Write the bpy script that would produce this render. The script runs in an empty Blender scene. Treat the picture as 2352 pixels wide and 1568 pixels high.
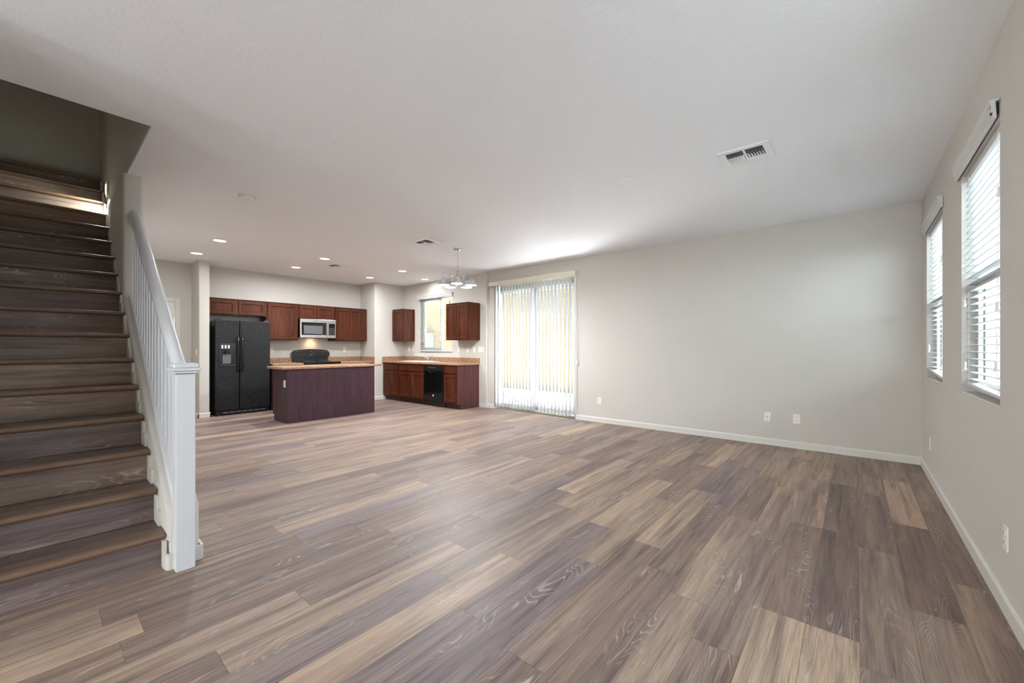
import bpy, bmesh, math, random
from math import sin, cos, pi, radians
from mathutils import Vector, Matrix
random.seed(7)
S = bpy.context.scene
COL = S.collection

# ------------------------------------------------------------------ camera, world, exposure
H = 2.743
cam_d = bpy.data.cameras.new('camera'); cam = bpy.data.objects.new('camera', cam_d); COL.objects.link(cam)
cam_d.sensor_width = 36.0; cam_d.lens = 927.67 / 2352 * 36.0
cam_d.shift_y = 14.05 / 2352; cam_d.clip_start = 0.02; cam_d.clip_end = 200
cam.location = (0, 0, 1.22); cam.rotation_euler = (pi / 2, 0, 0.7040235)
S.camera = cam
S.view_settings.view_transform = 'Standard'; S.view_settings.look = 'None'
S.view_settings.exposure = 3.2; S.view_settings.gamma = 1.0; S.view_settings.use_curve_mapping = False
S.cycles.max_bounces = 10; S.cycles.diffuse_bounces = 6; S.cycles.transparent_max_bounces = 24
S.cycles.sample_clamp_indirect = 6.0; S.cycles.caustics_reflective = False; S.cycles.caustics_refractive = False

W = bpy.data.worlds.new('overcast_sky'); S.world = W; W.use_nodes = True
bg = W.node_tree.nodes['Background']; bg.inputs[0].default_value = (0.75, 0.88, 1.0, 1); bg.inputs[1].default_value = 1.8

sun_d = bpy.data.lights.new('sun', 'SUN'); sun_d.energy = 36.0; sun_d.angle = radians(.6); sun_d.color = (.90, .96, 1)
sun = bpy.data.objects.new('sun', sun_d); COL.objects.link(sun)
sun.rotation_euler = Vector((.50, .02, -1.45)).to_track_quat('-Z', 'Y').to_euler()

def area(name, loc, rot, sx, sy, power, col=(1, 1, 1), portal=False, spread=180, shape='RECTANGLE', parent=None):
    d = bpy.data.lights.new(name, 'AREA'); d.shape = shape; d.size = sx; d.size_y = sy
    d.energy = power; d.color = col; d.spread = radians(spread)
    o = bpy.data.objects.new(name, d); COL.objects.link(o); o.location = loc; o.rotation_euler = rot
    if portal: d.cycles.is_portal = True
    if parent: o.parent = parent
    return o

# room planes (metres, camera above the origin)
XR, YB, YK, XL = 0.5316, 5.958, 5.905, -9.18
YREAR, XENT = -5.6, -3.6
TH = 0.14
WINS = [(4.68, 5.60), (3.0, 3.92), (1.32, 2.24)]     # openings in the right wall
WZ0, WZ1 = 0.925, 2.335
DX0, DX1, DZ1 = -5.50, -3.63, 2.42                               # sliding door opening
KX0, KX1, KZ0, KZ1 = -7.905, -6.73, 1.10, 2.38                   # kitchen window opening
# daylight through the openings
for i, (a, b) in enumerate(WINS):
    area('window_portal', (XR + 0.70, (a + b) / 2, 1.63), (0, radians(90), 0), 1.5, b - a + .2, 1, portal=True)
area('door_portal', ((DX0 + DX1) / 2, YB + 0.2, 1.2), (radians(-90), 0, 0), 1.9, 2.4, 1, portal=True)
# fill lights without fixtures, added behind the camera to brighten the room
for lx, ly in ((-1.9, -4.9), (-.2, -4.9)):
    ld = bpy.data.lights.new('rear_fill_light', 'POINT'); ld.energy = 25; ld.color = (.84, .93, 1); ld.shadow_soft_size = .16
    lo = bpy.data.objects.new('rear_fill_light', ld); COL.objects.link(lo); lo.location = (lx, ly, 1.15)
area('kitchen_window_portal', ((KX0 + KX1) / 2, YK + 0.2, 1.74), (radians(-90), 0, 0), 1.2, 1.3, 1, portal=True)

# ------------------------------------------------------------------ node helpers and materials
def srgb(r, g, b):
    f = lambda c: c / 12.92 if c <= 0.04045 else ((c + 0.055) / 1.055) ** 2.4
    return (f(r / 255), f(g / 255), f(b / 255), 1)

class NT:
    def __init__(s, name):
        s.m = bpy.data.materials.new(name); s.m.use_nodes = True; s.t = s.m.node_tree
        s.t.nodes.clear(); s.out = s.n('ShaderNodeOutputMaterial')
    def n(s, t, **kw):
        x = s.t.nodes.new(t)
        for k, v in kw.items(): setattr(x, k, v)
        return x
    def l(s, a, b): s.t.links.new(a, b)
    def set(s, sock, v):
        if hasattr(v, 'is_output') or isinstance(v, bpy.types.NodeSocket): s.l(v, sock)
        else: sock.default_value = v
    def math(s, op, a, b=None, c=None):
        x = s.n('ShaderNodeMath', operation=op); s.set(x.inputs[0], a)
        if b is not None: s.set(x.inputs[1], b)
        if c is not None: s.set(x.inputs[2], c)
        return x.outputs[0]
    def mix(s, f, a, b, mode='MIX'):
        x = s.n('ShaderNodeMix', data_type='RGBA', blend_type=mode); s.set(x.inputs[0], f); s.set(x.inputs[6], a); s.set(x.inputs[7], b); return x.outputs[2]
    def ramp(s, f, stops):
        x = s.n('ShaderNodeValToRGB'); e = x.color_ramp.elements
        while len(e) < len(stops): e.new(0.5)
        for q, (p, c) in zip(e, stops): q.position = p; q.color = c if len(c) == 4 else (*c, 1)
        s.set(x.inputs[0], f); return x.outputs[0]
    def coord(s, scale=(1, 1, 1), loc=None, kind='Object'):
        tc = s.n('ShaderNodeTexCoord'); mp = s.n('ShaderNodeMapping'); mp.inputs['Scale'].default_value = scale
        s.l(tc.outputs[kind], mp.inputs[0])
        if loc is not None: s.set(mp.inputs['Location'], loc)
        return mp.outputs[0]
    def noise(s, vec, scale, detail=2, rough=.5, dist=0):
        x = s.n('ShaderNodeTexNoise'); s.l(vec, x.inputs['Vector']); x.inputs['Scale'].default_value = scale
        x.inputs['Detail'].default_value = detail; x.inputs['Roughness'].default_value = rough; x.inputs['Distortion'].default_value = dist
        return x.outputs[0]
    def bump(s, h, strength, dist=.01):
        x = s.n('ShaderNodeBump'); x.inputs['Strength'].default_value = strength; x.inputs['Distance'].default_value = dist
        s.l(h, x.inputs['Height']); return x.outputs[0]
    def bsdf(s, col, rough=.5, metal=0, spec=.5, normal=None, trans=0, emit=None, es=0, coat=0):
        p = s.n('ShaderNodeBsdfPrincipled'); s.set(p.inputs['Base Color'], col); s.set(p.inputs['Roughness'], rough)
        p.inputs['Metallic'].default_value = metal; p.inputs['Specular IOR Level'].default_value = spec
        p.inputs['Coat Weight'].default_value = coat
        if normal is not None: s.l(normal, p.inputs['Normal'])
        if emit: p.inputs['Emission Color'].default_value = emit; p.inputs['Emission Strength'].default_value = es
        s.l(p.outputs[0], s.out.inputs[0]); return p

def simple(name, col, rough=.5, metal=0, spec=.5, var=.04, nscale=30, bump=0, coat=0):
    m = NT(name); v = m.coord()
    n = m.noise(v, nscale, 3)
    c = m.mix(m.math('MULTIPLY', n, 1.0), tuple(x * (1 - var) for x in col[:3]) + (1,), tuple(min(1, x * (1 + var)) for x in col[:3]) + (1,))
    nb = m.bump(n, bump, .002) if bump else None
    m.bsdf(c, rough, metal, spec, nb, coat=coat); return m.m

def emissive(name, col, strength):
    m = NT(name); e = m.n('ShaderNodeEmission'); e.inputs[0].default_value = col; e.inputs[1].default_value = strength
    m.l(e.outputs[0], m.out.inputs[0]); return m.m

def paint(name, col, texture):
    m = NT(name); v = m.coord()
    a = m.noise(v, 75, 4, .6); b = m.noise(v, 26, 3, .55)
    hgt = m.math('ADD', a, m.math('MULTIPLY', b, 1.3))
    c = m.mix(m.noise(v, 1.2, 2), tuple(x * .985 for x in col[:3]) + (1,), tuple(min(1, x * 1.015) for x in col[:3]) + (1,))
    m.bsdf(c, .75, 0, .25, m.bump(hgt, texture, .004)); return m.m

def plank_wood(name, along):
    """vinyl plank: base tone and seed come from the face attributes of each board"""
    m = NT(name)
    at = m.n('ShaderNodeAttribute', attribute_name='tone'); sd = m.n('ShaderNodeAttribute', attribute_name='seed')
    off = m.n('ShaderNodeCombineXYZ'); m.l(m.math('MULTIPLY', sd.outputs['Fac'], 17.3), off.inputs[0]); m.l(m.math('MULTIPLY', sd.outputs['Fac'], 31.7), off.inputs[1]); m.l(m.math('MULTIPLY', sd.outputs['Fac'], 7.9), off.inputs[2])
    def g(sx, sl):
        sc = {'y': (sx, sl, sx), 'x': (sl, sx, sx)}[along]
        tc = m.n('ShaderNodeTexCoord'); ad = m.n('ShaderNodeVectorMath', operation='ADD'); m.l(tc.outputs['Object'], ad.inputs[0]); m.l(off.outputs[0], ad.inputs[1])
        mp = m.n('ShaderNodeMapping'); mp.inputs['Scale'].default_value = sc; m.l(ad.outputs[0], mp.inputs[0]); return mp.outputs[0]
    fine = m.noise(g(150, 5), 1, 4, .65)
    streak = m.noise(g(26, 1.1), 1, 3, .55, .6)
    broad = m.noise(g(9, .9), 1, 2, .5, .8)
    # flame grain: iso-lines of a slow stretched noise
    slow = m.noise(g(7.5, 1.25), 1, 2, .45, .35)
    band = m.math('FRACT', m.math('MULTIPLY', slow, 26.0))
    line = m.math('SUBTRACT', 1.0, m.math('MULTIPLY', m.math('ABSOLUTE', m.math('SUBTRACT', band, .5)), 5.5))
    line = m.math('MAXIMUM', line, 0.0)
    mask = m.math('MULTIPLY', m.math('MAXIMUM', m.math('SUBTRACT', m.noise(g(11, 1.6), 1, 2), .52), 0), 5.0)
    mask = m.math('MINIMUM', m.math('MULTIPLY', mask, m.math('ADD', .25, fine)), 1.0)
    c = m.mix(1.0, at.outputs['Color'], m.ramp(fine, [(.25, (.62, .60, .59)), (.5, (1, 1, 1)), (.75, (1.22, 1.22, 1.23))]), 'MULTIPLY')
    c = m.mix(1.0, c, m.ramp(streak, [(.28, (.58, .55, .57)), (.48, (1.0, 1.0, 1.0)), (.72, (1.22, 1.20, 1.18))]), 'MULTIPLY')
    c = m.mix(1.0, c, m.ramp(broad, [(.3, (.76, .73, .78)), (.5, (1, 1, 1)), (.7, (1.22, 1.16, 1.08))]), 'MULTIPLY')
    c = m.mix(m.math('MULTIPLY', m.math('MULTIPLY', line, mask), .8), c, srgb(206, 192, 180))
    knots = m.noise(g(14, 5.5), 1, 1)
    c = m.mix(m.math('MULTIPLY', m.math('MAXIMUM', m.math('SUBTRACT', knots, .74), 0), 4.0), c, srgb(62, 48, 42))
    r = m.math('ADD', .40, m.math('MULTIPLY', fine, .16))
    m.bsdf(c, r, 0, .42, m.bump(m.math('ADD', fine, m.math('MULTIPLY', line, .3)), .12, .003)); return m.m

def cabinet_wood(name, dark, mid, light, rough=.32):
    m = NT(name)
    a = m.noise(m.coord((55, 55, 3.0)), 1, 4, .6); b = m.noise(m.coord((9, 9, 1.3)), 1, 2, .5, .5)
    f = m.math('ADD', m.math('MULTIPLY', a, .6), m.math('MULTIPLY', b, .4))
    c = m.ramp(f, [(.30, dark), (.5, mid), (.70, light)])
    m.bsdf(c, rough, 0, .16, m.bump(a, .08, .002)); return m.m

def speckle(name):
    m = NT(name); v = m.coord()
    a = m.noise(v, 62, 3, .7); b = m.noise(v, 120, 2, .6); big = m.noise(v, 18, 2)
    c = m.ramp(a, [(.32, srgb(84, 58, 44)), (.43, srgb(146, 108, 80)), (.54, srgb(176, 140, 110)), (.68, srgb(206, 180, 152))])
    c = m.mix(m.math('MULTIPLY', m.math('MAXIMUM', m.math('SUBTRACT', b, .57), 0), 8.0), c, srgb(40, 28, 24))
    c = m.mix(m.math('MULTIPLY', big, .25), c, srgb(168, 128, 96))
    m.bsdf(c, .28, 0, .5); return m.m

def pebbled_black(name):
    m = NT(name); v = m.coord()
    n = m.noise(v, 80, 2, .6); c = m.ramp(n, [(.38, srgb(8, 8, 9)), (.52, srgb(20, 20, 22)), (.66, srgb(54, 56, 58))])
    m.bsdf(c, .30, 0, .32, m.bump(n, .9, .008)); return m.m

def brushed(name, col, rough=.28):
    m = NT(name); n = m.noise(m.coord((3, 3, 260)), 1, 3, .6)
    c = m.mix(n, tuple(x * .86 for x in col[:3]) + (1,), col)
    m.bsdf(c, rough, 1.0, .5, m.bump(n, .05, .001)); return m.m

def glass_mat(name):
    m = NT(name)
    tr = m.n('ShaderNodeBsdfTransparent'); tr.inputs[0].default_value = (.94, .97, .96, 1)
    gl = m.n('ShaderNodeBsdfGlossy'); gl.inputs['Roughness'].default_value = .02
    fr = m.n('ShaderNodeFresnel'); fr.inputs[0].default_value = 1.45
    mx = m.n('ShaderNodeMixShader'); ge = m.n('ShaderNodeNewGeometry'); m.l(m.math('MULTIPLY', fr.outputs[0], m.math('SUBTRACT', 1.0, ge.outputs['Backfacing'])), mx.inputs[0]); m.l(tr.outputs[0], mx.inputs[1]); m.l(gl.outputs[0], mx.inputs[2])
    m.l(mx.outputs[0], m.out.inputs[0]); return m.m

def translucent(name, col, frac):
    m = NT(name); n = m.noise(m.coord((60, 60, 2)), 1, 2)
    c = m.mix(n, tuple(x * .97 for x in col[:3]) + (1,), col)
    p = m.bsdf(c, .5, 0, .4)
    t = m.n('ShaderNodeBsdfTranslucent'); t.inputs[0].default_value = col
    mx = m.n('ShaderNodeMixShader'); mx.inputs[0].default_value = frac
    m.l(p.outputs[0], mx.inputs[1]); m.l(t.outputs[0], mx.inputs[2]); m.l(mx.outputs[0], m.out.inputs[0]); return m.m

def stucco(name, col, scale=45, strength=.5):
    m = NT(name); v = m.coord(); n = m.noise(v, scale, 4, .6)
    c = m.mix(m.noise(v, 2.0, 2), tuple(x * .95 for x in col[:3]) + (1,), col)
    m.bsdf(c, .9, 0, .2, m.bump(n, strength, .01)); return m.m

M = dict(
    wall=paint('greige_wall_paint', srgb(205, 201, 194), .16),
    ceil=paint('white_ceiling_paint', srgb(242, 245, 249), .30),
    trim=simple('white_trim_paint', srgb(216, 214, 206), .38, spec=.45, var=.015),
    rail=simple('white_gloss_paint', srgb(220, 221, 224), .36, spec=.45, var=.015),
    floor=plank_wood('vinyl_plank', 'y'),
    nosing=simple('brown_stair_nosing', srgb(118, 92, 74), .36, spec=.5, var=.16, nscale=22),
    cab=cabinet_wood('cherry_cabinet_wood', srgb(50, 23, 13), srgb(78, 39, 25), srgb(99, 55, 36)),
    panel=cabinet_wood('plum_brown_panel', srgb(58, 40, 46), srgb(72, 51, 58), srgb(84, 62, 68), .4),
    endp=cabinet_wood('maroon_end_panel', srgb(76, 46, 46), srgb(92, 58, 58), srgb(104, 68, 67), .42),
    toe=simple('dark_toe_kick', srgb(70, 50, 44), .6),
    stone=speckle('speckled_tan_laminate'),
    fridge=pebbled_black('pebbled_black_enamel'),
    black=simple('gloss_black', srgb(14, 14, 15), .12, spec=.6, var=.1),
    satin=simple('satin_black_plastic', srgb(24, 24, 25), .35, var=.1),
    grey=simple('grey_plastic', srgb(96, 98, 100), .35),
    steel=brushed('brushed_stainless', srgb(206, 202, 196)),
    chrome=simple('chrome', srgb(222, 222, 222), .12, metal=1.0, var=.02),
    nickel=simple('brushed_nickel', srgb(214, 212, 208), .22, metal=1.0, var=.03),
    plate=simple('white_plastic', srgb(234, 232, 226), .35, spec=.45, var=.015),
    vent=simple('white_enamel', srgb(242, 244, 246), .4, var=.01),
    slot=simple('dark_slot', srgb(44, 42, 40), .6),
    vinyl=simple('white_vinyl', srgb(212, 212, 210), .4, spec=.4, var=.01),
    olive=simple('tan_metal_frame', srgb(150, 146, 122), .45, var=.05),
    gasket=simple('dark_gasket', srgb(70, 74, 72), .6),
    slat=translucent('white_blind_slat', srgb(206, 206, 205), .05),
    vane=translucent('white_vinyl_vane', srgb(188, 191, 194), .016),
    cream=simple('cream_valance', srgb(226, 222, 204), .5, var=.02),
    cord=simple('white_cord', srgb(206, 204, 198), .7),
    glass=glass_mat('window_glass'),
    duct=simple('dark_duct', srgb(52, 53, 54), .8),
    shade=None, lens=emissive('warm_lamp_lens', (1, .84, .56, 1), .36),
    bulb=emissive('bright_bulb', (.97, .98, 1, 1), 150.0),
    sink=simple('white_sink_enamel', srgb(240, 240, 238), .2, var=.01),
    coil=simple('burner_coil', srgb(30, 28, 27), .5),
    yellow=stucco('cream_yellow_stucco', srgb(76, 65, 46)),
    pale=stucco('pale_grey_stucco', srgb(86, 87, 90)),
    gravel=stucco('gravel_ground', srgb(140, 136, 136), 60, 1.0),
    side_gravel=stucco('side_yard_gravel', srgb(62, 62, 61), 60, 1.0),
    patio=stucco('patio_concrete', srgb(186, 186, 188), 40, .3),
    bluegrey=simple('pale_blue_grey_metal', srgb(198, 204, 214), .5, var=.03),
    door=simple('white_door_paint', srgb(226, 222, 212), .4, var=.02),
)
mm = NT('frosted_shade_glass'); _n = mm.noise(mm.coord(), 40, 2)
_p = mm.bsdf(mm.mix(_n, srgb(170, 171, 172), srgb(180, 181, 182)), .3, 0, .5)
_t = mm.n('ShaderNodeBsdfTranslucent'); _t.inputs[0].default_value = srgb(246, 244, 240)
_x = mm.n('ShaderNodeMixShader'); _x.inputs[0].default_value = .03
mm.l(_p.outputs[0], _x.inputs[1]); mm.l(_t.outputs[0], _x.inputs[2]); mm.l(_x.outputs[0], mm.out.inputs[0]); M['shade'] = mm.m

# ------------------------------------------------------------------ mesh helpers
class MB:
    def __init__(s): s.bm = bmesh.new(); s.attrs = {}
    def box(s, x0, x1, y0, y1, z0, z1, bevel=0, seg=2):
        b = bmesh.new()
        vs = [b.verts.new((x, y, z)) for z in (z0, z1) for y in (y0, y1) for x in (x0, x1)]
        for f in ((0, 2, 3, 1), (4, 5, 7, 6), (0, 1, 5, 4), (2, 6, 7, 3), (0, 4, 6, 2), (1, 3, 7, 5)): b.faces.new([vs[i] for i in f])
        b.normal_update()
        if bevel: bmesh.ops.bevel(b, geom=b.edges[:], offset=bevel, segments=seg, affect='EDGES', profile=.5)
        s.add(b); return s
    def add(s, b, mat=None):
        if mat is not None: b.transform(mat)
        me = bpy.data.meshes.new('t'); b.to_mesh(me); s.bm.from_mesh(me); bpy.data.meshes.remove(me); b.free(); return s
    def prism(s, poly, axis, a0, a1):
        """extrude a polygon: axis x -> poly is (y,z); y -> (x,z); z -> (x,y)"""
        f = {'x': lambda p, a: (a, p[0], p[1]), 'y': lambda p, a: (p[0], a, p[1]), 'z': lambda p, a: (p[0], p[1], a)}[axis]
        b = bmesh.new(); A = [b.verts.new(f(p, a0)) for p in poly]; B = [b.verts.new(f(p, a1)) for p in poly]
        n = len(poly)
        b.faces.new(A); b.faces.new(B)
        for i in range(n): b.faces.new((A[i], A[(i + 1) % n], B[(i + 1) % n], B[i]))
        bmesh.ops.recalc_face_normals(b, faces=b.faces[:]); s.add(b); return s
    def cyl(s, p0, p1, r0, r1=None, n=16, caps=True):
        r1 = r0 if r1 is None else r1; p0, p1 = Vector(p0), Vector(p1); d = p1 - p0
        b = bmesh.new(); bmesh.ops.create_cone(b, cap_ends=caps, segments=n, radius1=r0, radius2=r1, depth=d.length)
        m = Matrix.Translation((p0 + p1) / 2) @ d.to_track_quat('Z', 'Y').to_matrix().to_4x4()
        s.add(b, m); return s
    def lathe(s, prof, c, n=32, axis='z'):
        b = bmesh.new(); rings = []
        for r, z in prof:
            if r < 1e-6: rings.append([b.verts.new((0, 0, z))])
            else: rings.append([b.verts.new((r * cos(2 * pi * k / n), r * sin(2 * pi * k / n), z)) for k in range(n)])
        for A, B in zip(rings, rings[1:]):
            for k in range(n):
                if len(A) == 1 and len(B) == 1: continue
                if len(A) == 1: b.faces.new((A[0], B[k], B[(k + 1) % n]))
                elif len(B) == 1: b.faces.new((A[k], A[(k + 1) % n], B[0]))
                else: b.faces.new((A[k], A[(k + 1) % n], B[(k + 1) % n], B[k]))
        bmesh.ops.recalc_face_normals(b, faces=b.faces[:])
        R = {'z': Matrix.Identity(4), 'x': Matrix.Rotation(radians(90), 4, 'Y'), '-y': Matrix.Rotation(radians(90), 4, 'X'), '-x': Matrix.Rotation(radians(-90), 4, 'Y')}[axis]
        s.add(b, Matrix.Translation(c) @ R); return s
    def tube(s, pts, r, n=8, closed=False):
        pts = [Vector(p) for p in pts]; b = bmesh.new(); rings = []; up = None; N = len(pts)
        for i, p in enumerate(pts):
            a = pts[(i - 1) % N] if (closed or i > 0) else p; c = pts[(i + 1) % N] if (closed or i < N - 1) else p
            t = (c - a).normalized()
            if up is None: up = t.orthogonal().normalized()
            up = (up - t * up.dot(t)).normalized(); w = t.cross(up)
            rr = r[i] if isinstance(r, (list, tuple)) else r
            rings.append([b.verts.new(p + up * (rr * cos(2 * pi * k / n)) + w * (rr * sin(2 * pi * k / n))) for k in range(n)])
        pairs = list(zip(rings, rings[1:])) + ([(rings[-1], rings[0])] if closed else [])
        for A, B in pairs:
            for k in range(n): b.faces.new((A[k], A[(k + 1) % n], B[(k + 1) % n], B[k]))
        if not closed: b.faces.new(rings[0]); b.faces.new(rings[-1])
        bmesh.ops.recalc_face_normals(b, faces=b.faces[:]); s.add(b); return s
    def ball(s, c, r, sx=1, sy=1, sz=1):
        b = bmesh.new(); bmesh.ops.create_uvsphere(b, u_segments=16, v_segments=10, radius=r)
        s.add(b, Matrix.Translation(c) @ Matrix.Diagonal((sx, sy, sz, 1))); return s
    def loft(s, secs, close=True, caps=True):
        b = bmesh.new(); R = [[b.verts.new(p) for p in q] for q in secs]
        n = len(R[0])
        for A, B in zip(R, R[1:]):
            for k in range(n if close else n - 1): b.faces.new((A[k], A[(k + 1) % n], B[(k + 1) % n], B[k]))
        if caps and close: b.faces.new(R[0]); b.faces.new(R[-1])
        bmesh.ops.recalc_face_normals(b, faces=b.faces[:]); s.add(b); return s
    def build(s, name, mat, parent=None, smooth=False, tone=None, seed=None, rot=None):
        me = bpy.data.meshes.new(name); bm = s.bm
        off = Vector((0, 0, 0))
        if parent is not None: off = abs_loc(parent)
        if smooth:
            for f in bm.faces: f.smooth = True
            for e in bm.edges:
                if len(e.link_faces) == 2 and e.calc_face_angle(0) > radians(38): e.smooth = False
        for v in bm.verts: v.co -= off
        bm.to_mesh(me); bm.free(); me.materials.append(mat)
        if tone is not None: set_tone(me, [tone] * len(me.polygons), [seed or 0.0] * len(me.polygons))
        o = bpy.data.objects.new(name, me); COL.objects.link(o)
        if parent is not None: o.parent = parent
        return o

def set_tone(me, tones, seeds):
    me.attributes.new('tone', 'FLOAT_COLOR', 'FACE').data.foreach_set('color', [v for t in tones for v in (t[0], t[1], t[2], 1.0)])
    me.attributes.new('seed', 'FLOAT', 'FACE').data.foreach_set('value', list(seeds))

def abs_loc(o):
    v = Vector((0, 0, 0))
    while o is not None: v += o.location; o = o.parent
    return v

def thing(name, label, cat, loc, group=None):
    o = bpy.data.objects.new(name, None); COL.objects.link(o); o.location = loc; o.empty_display_size = .1
    o['label'] = label; o['category'] = cat
    if group: o['group'] = group
    return o
def tag(o, label, cat, group=None):
    o['label'] = label; o['category'] = cat
    if group: o['group'] = group
    return o
def struct(o, label=None, cat=None):
    o['kind'] = 'structure'
    if label: o['label'] = label
    if cat: o['category'] = cat
    return o
def dup(root, loc, label):
    r = root.copy(); COL.objects.link(r); r.location = loc; r['label'] = label
    for ch in list(root.children):
        c = ch.copy(); COL.objects.link(c); c.parent = r
        for g in list(ch.children):
            d = g.copy(); COL.objects.link(d); d.parent = c
    return r

# ------------------------------------------------------------------ floor, ceiling, walls
LIGHT, TAN, MIDT, BRN, DRK, PUR = srgb(168, 145, 127), srgb(152, 131, 116), srgb(143, 124, 112), srgb(134, 114, 103), srgb(123, 104, 95), srgb(133, 117, 114)
PW, PL = 0.18, 1.22
SPECIAL = {}      # (row, joint position) of boards that stand out in the photograph
def row_of(x): return int(math.floor((x - 0.015) / PW))
special_rows = {row_of(-.08): (2.205 - PL, {0: LIGHT, 1: DRK}), row_of(-.95): (2.45, {0: LIGHT, -1: BRN, 1: PUR}), row_of(-1.4): (2.505, {0: LIGHT, -1: PUR}),
                row_of(-.57): (2.051, {0: TAN, -1: TAN, 1: BRN}), row_of(-.2): (2.205 - PL, {0: LIGHT, 1: DRK}), row_of(-3.03): (1.043, {0: LIGHT, -1: BRN}),
                row_of(-2.33): (.30, {0: DRK, -1: LIGHT}), row_of(-1.82): (.467, {0: TAN, -1: DRK}), row_of(-2.0): (.84, {0: DRK, -1: TAN})}
def build_floor():
    bm = bmesh.new(); tones = []; seeds = []
    r0, r1 = row_of(-9.6), row_of(XR + .2)
    for r in range(r0, r1 + 1):
        xa, xb = .015 + r * PW, .015 + (r + 1) * PW
        ph, ov = special_rows.get(r, (random.uniform(0, PL), {}))
        k0 = int(math.floor((YREAR - .2 - ph) / PL)); k1 = int(math.ceil((YB + .3 - ph) / PL))
        for k in range(k0, k1):
            ya, yb = ph + k * PL, ph + (k + 1) * PL
            base = random.choices([LIGHT, TAN, MIDT, BRN, DRK, PUR], [.5, 2.4, 3.4, 3.2, 1.4, 2.2])[0]
            base = ov.get(k, base)
            f = random.uniform(.93, 1.07); g = .0006
            vs = [bm.verts.new(p) for p in ((xa + g, ya + g, 0), (xb - g, ya + g, 0), (xb - g, yb - g, 0), (xa + g, yb - g, 0))]
            bm.faces.new(vs); tones.append(tuple(c * f for c in base[:3])); seeds.append(random.random())
    # joint bed just beneath the boards
    q = [bm.verts.new(p) for p in ((-9.6, YREAR - .3, -.0012), (XR + .2, YREAR - .3, -.0012), (XR + .2, YB + .25, -.0012), (-9.6, YB + .25, -.0012))]
    bm.faces.new(q); tones.append(srgb(60, 48, 42)[:3]); seeds.append(.5)
    me = bpy.data.meshes.new('floor'); bm.to_mesh(me); bm.free(); me.materials.append(M['floor']); set_tone(me, tones, seeds)
    o = bpy.data.objects.new('floor', me); COL.objects.link(o); return struct(o)
build_floor()
MB().box(-9.7, XR + .2, YREAR - .3, YB + .2, -.12, -.02).build('floor_slab', M['patio'])['kind'] = 'structure'

HX0, HX1, HY0, HY1 = -7.2, -3.695, -.55, .515                 # stair opening in the ceiling
mb = MB(); CT = .25
for (x0, x1, y0, y1) in ((-9.4, HX0, YREAR - .1, YB + .1), (HX1, XR + .1, YREAR - .1, YB + .1), (HX0, HX1, YREAR - .1, HY0), (HX0, HX1, HY1, YB + .1)):
    mb.box(x0, x1, y0, y1, H, H + CT)
struct(mb.build('ceiling', M['ceil']))
# bullnose edge bead of the opening
mb = MB(); mb.tube([(HX1 + .012, HY0, H + .012), (HX1 + .012, HY1 + .012, H + .012), (-4.86, HY1 + .012, H + .012)], .0125, 8)
struct(mb.build('trim_1', M['ceil'], smooth=True))

def panel_wall(name, axis, p0, p1, a0, a1, z0, z1, holes, mat=None):
    """wall slab between p0 and p1 on its axis, running a0..a1, with rectangular holes (a,b,za,zb)"""
    mb = MB(); cuts = sorted({a0, a1} | {h[0] for h in holes} | {h[1] for h in holes})
    for u, v in zip(cuts, cuts[1:]):
        hs = [h for h in holes if h[0] <= u + 1e-6 and h[1] >= v - 1e-6]
        zs = [(z0, z1)] if not hs else [(z0, hs[0][2]), (hs[0][3], z1)]
        for za, zb in zs:
            if zb - za < 1e-4: continue
            if axis == 'x': mb.box(p0, p1, u, v, za, zb)
            else: mb.box(u, v, p0, p1, za, zb)
    bmesh.ops.remove_doubles(mb.bm, verts=mb.bm.verts[:], dist=1e-5)
    return struct(mb.build(name, mat or M['wall']))
panel_wall('wall_right', 'x', XR, XR + TH, YREAR - .1, YB + TH, 0, H, [(a, b, WZ0, WZ1) for a, b in WINS[::-1]])
panel_wall('wall_back', 'y', YB, YB + TH, -5.69, XR, 0, H, [(DX0, DX1, 0, DZ1)])
JR = .02                                                        # jog with a rounded corner where the kitchen wall steps forward
panel_wall('wall_kitchen', 'y', YK, YB + TH, -8.6, -5.71, 0, H, [(KX0, KX1, KZ0, KZ1)])
arc = lambda cx, cy, r, a0, a1, n=6: [(cx + r * cos(radians(a0 + (a1 - a0) * i / n)), cy + r * sin(radians(a0 + (a1 - a0) * i / n))) for i in range(n + 1)]
mb = MB(); mb.prism([(-5.712, YK), ] + arc(-5.71, YK + .02, .02, -90, 0) + [(-5.69, YB + TH), (-5.712, YB + TH)], 'z', 0, H)
struct(mb.build('wall_jog', M['wall'], smooth=True))
panel_wall('wall_left', 'x', XL - .12, XL, .55, 5.2, 0, H, [(.78, 1.60, 0, 2.035)])
CHX, CHY = -8.535, 5.11
mb = MB(); mb.prism([(XL - .1, CHY), (CHX - .02, CHY)] + arc(CHX - .02, CHY + .02, .02, -90, 0) + [(CHX, YB + TH), (XL - .1, YB + TH)], 'z', 0, H)
struct(mb.build('wall_chase', M['wall'], smooth=True))
SX, SY0, SY1 = -8.655, 1.82, 1.975
mb = MB(); mb.prism([(XL - .05, SY0), ] + arc(SX - .02, SY0 + .02, .02, -90, 0) + arc(SX - .02, SY1 - .02, .02, 0, 90) + [(XL - .05, SY1)], 'z', 0, H)
struct(mb.build('wall_stub', M['wall'], smooth=True))
panel_wall('wall_rear', 'y', YREAR - .12, YREAR, XENT - .1, XR + .1, 0, H, [])
panel_wall('wall_entry', 'x', XENT - .12, XENT, YREAR - .1, -.56, 0, H, [])
panel_wall('wall_hall', 'y', .50, .62, -9.3, -8.9, 0, H, [])

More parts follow.
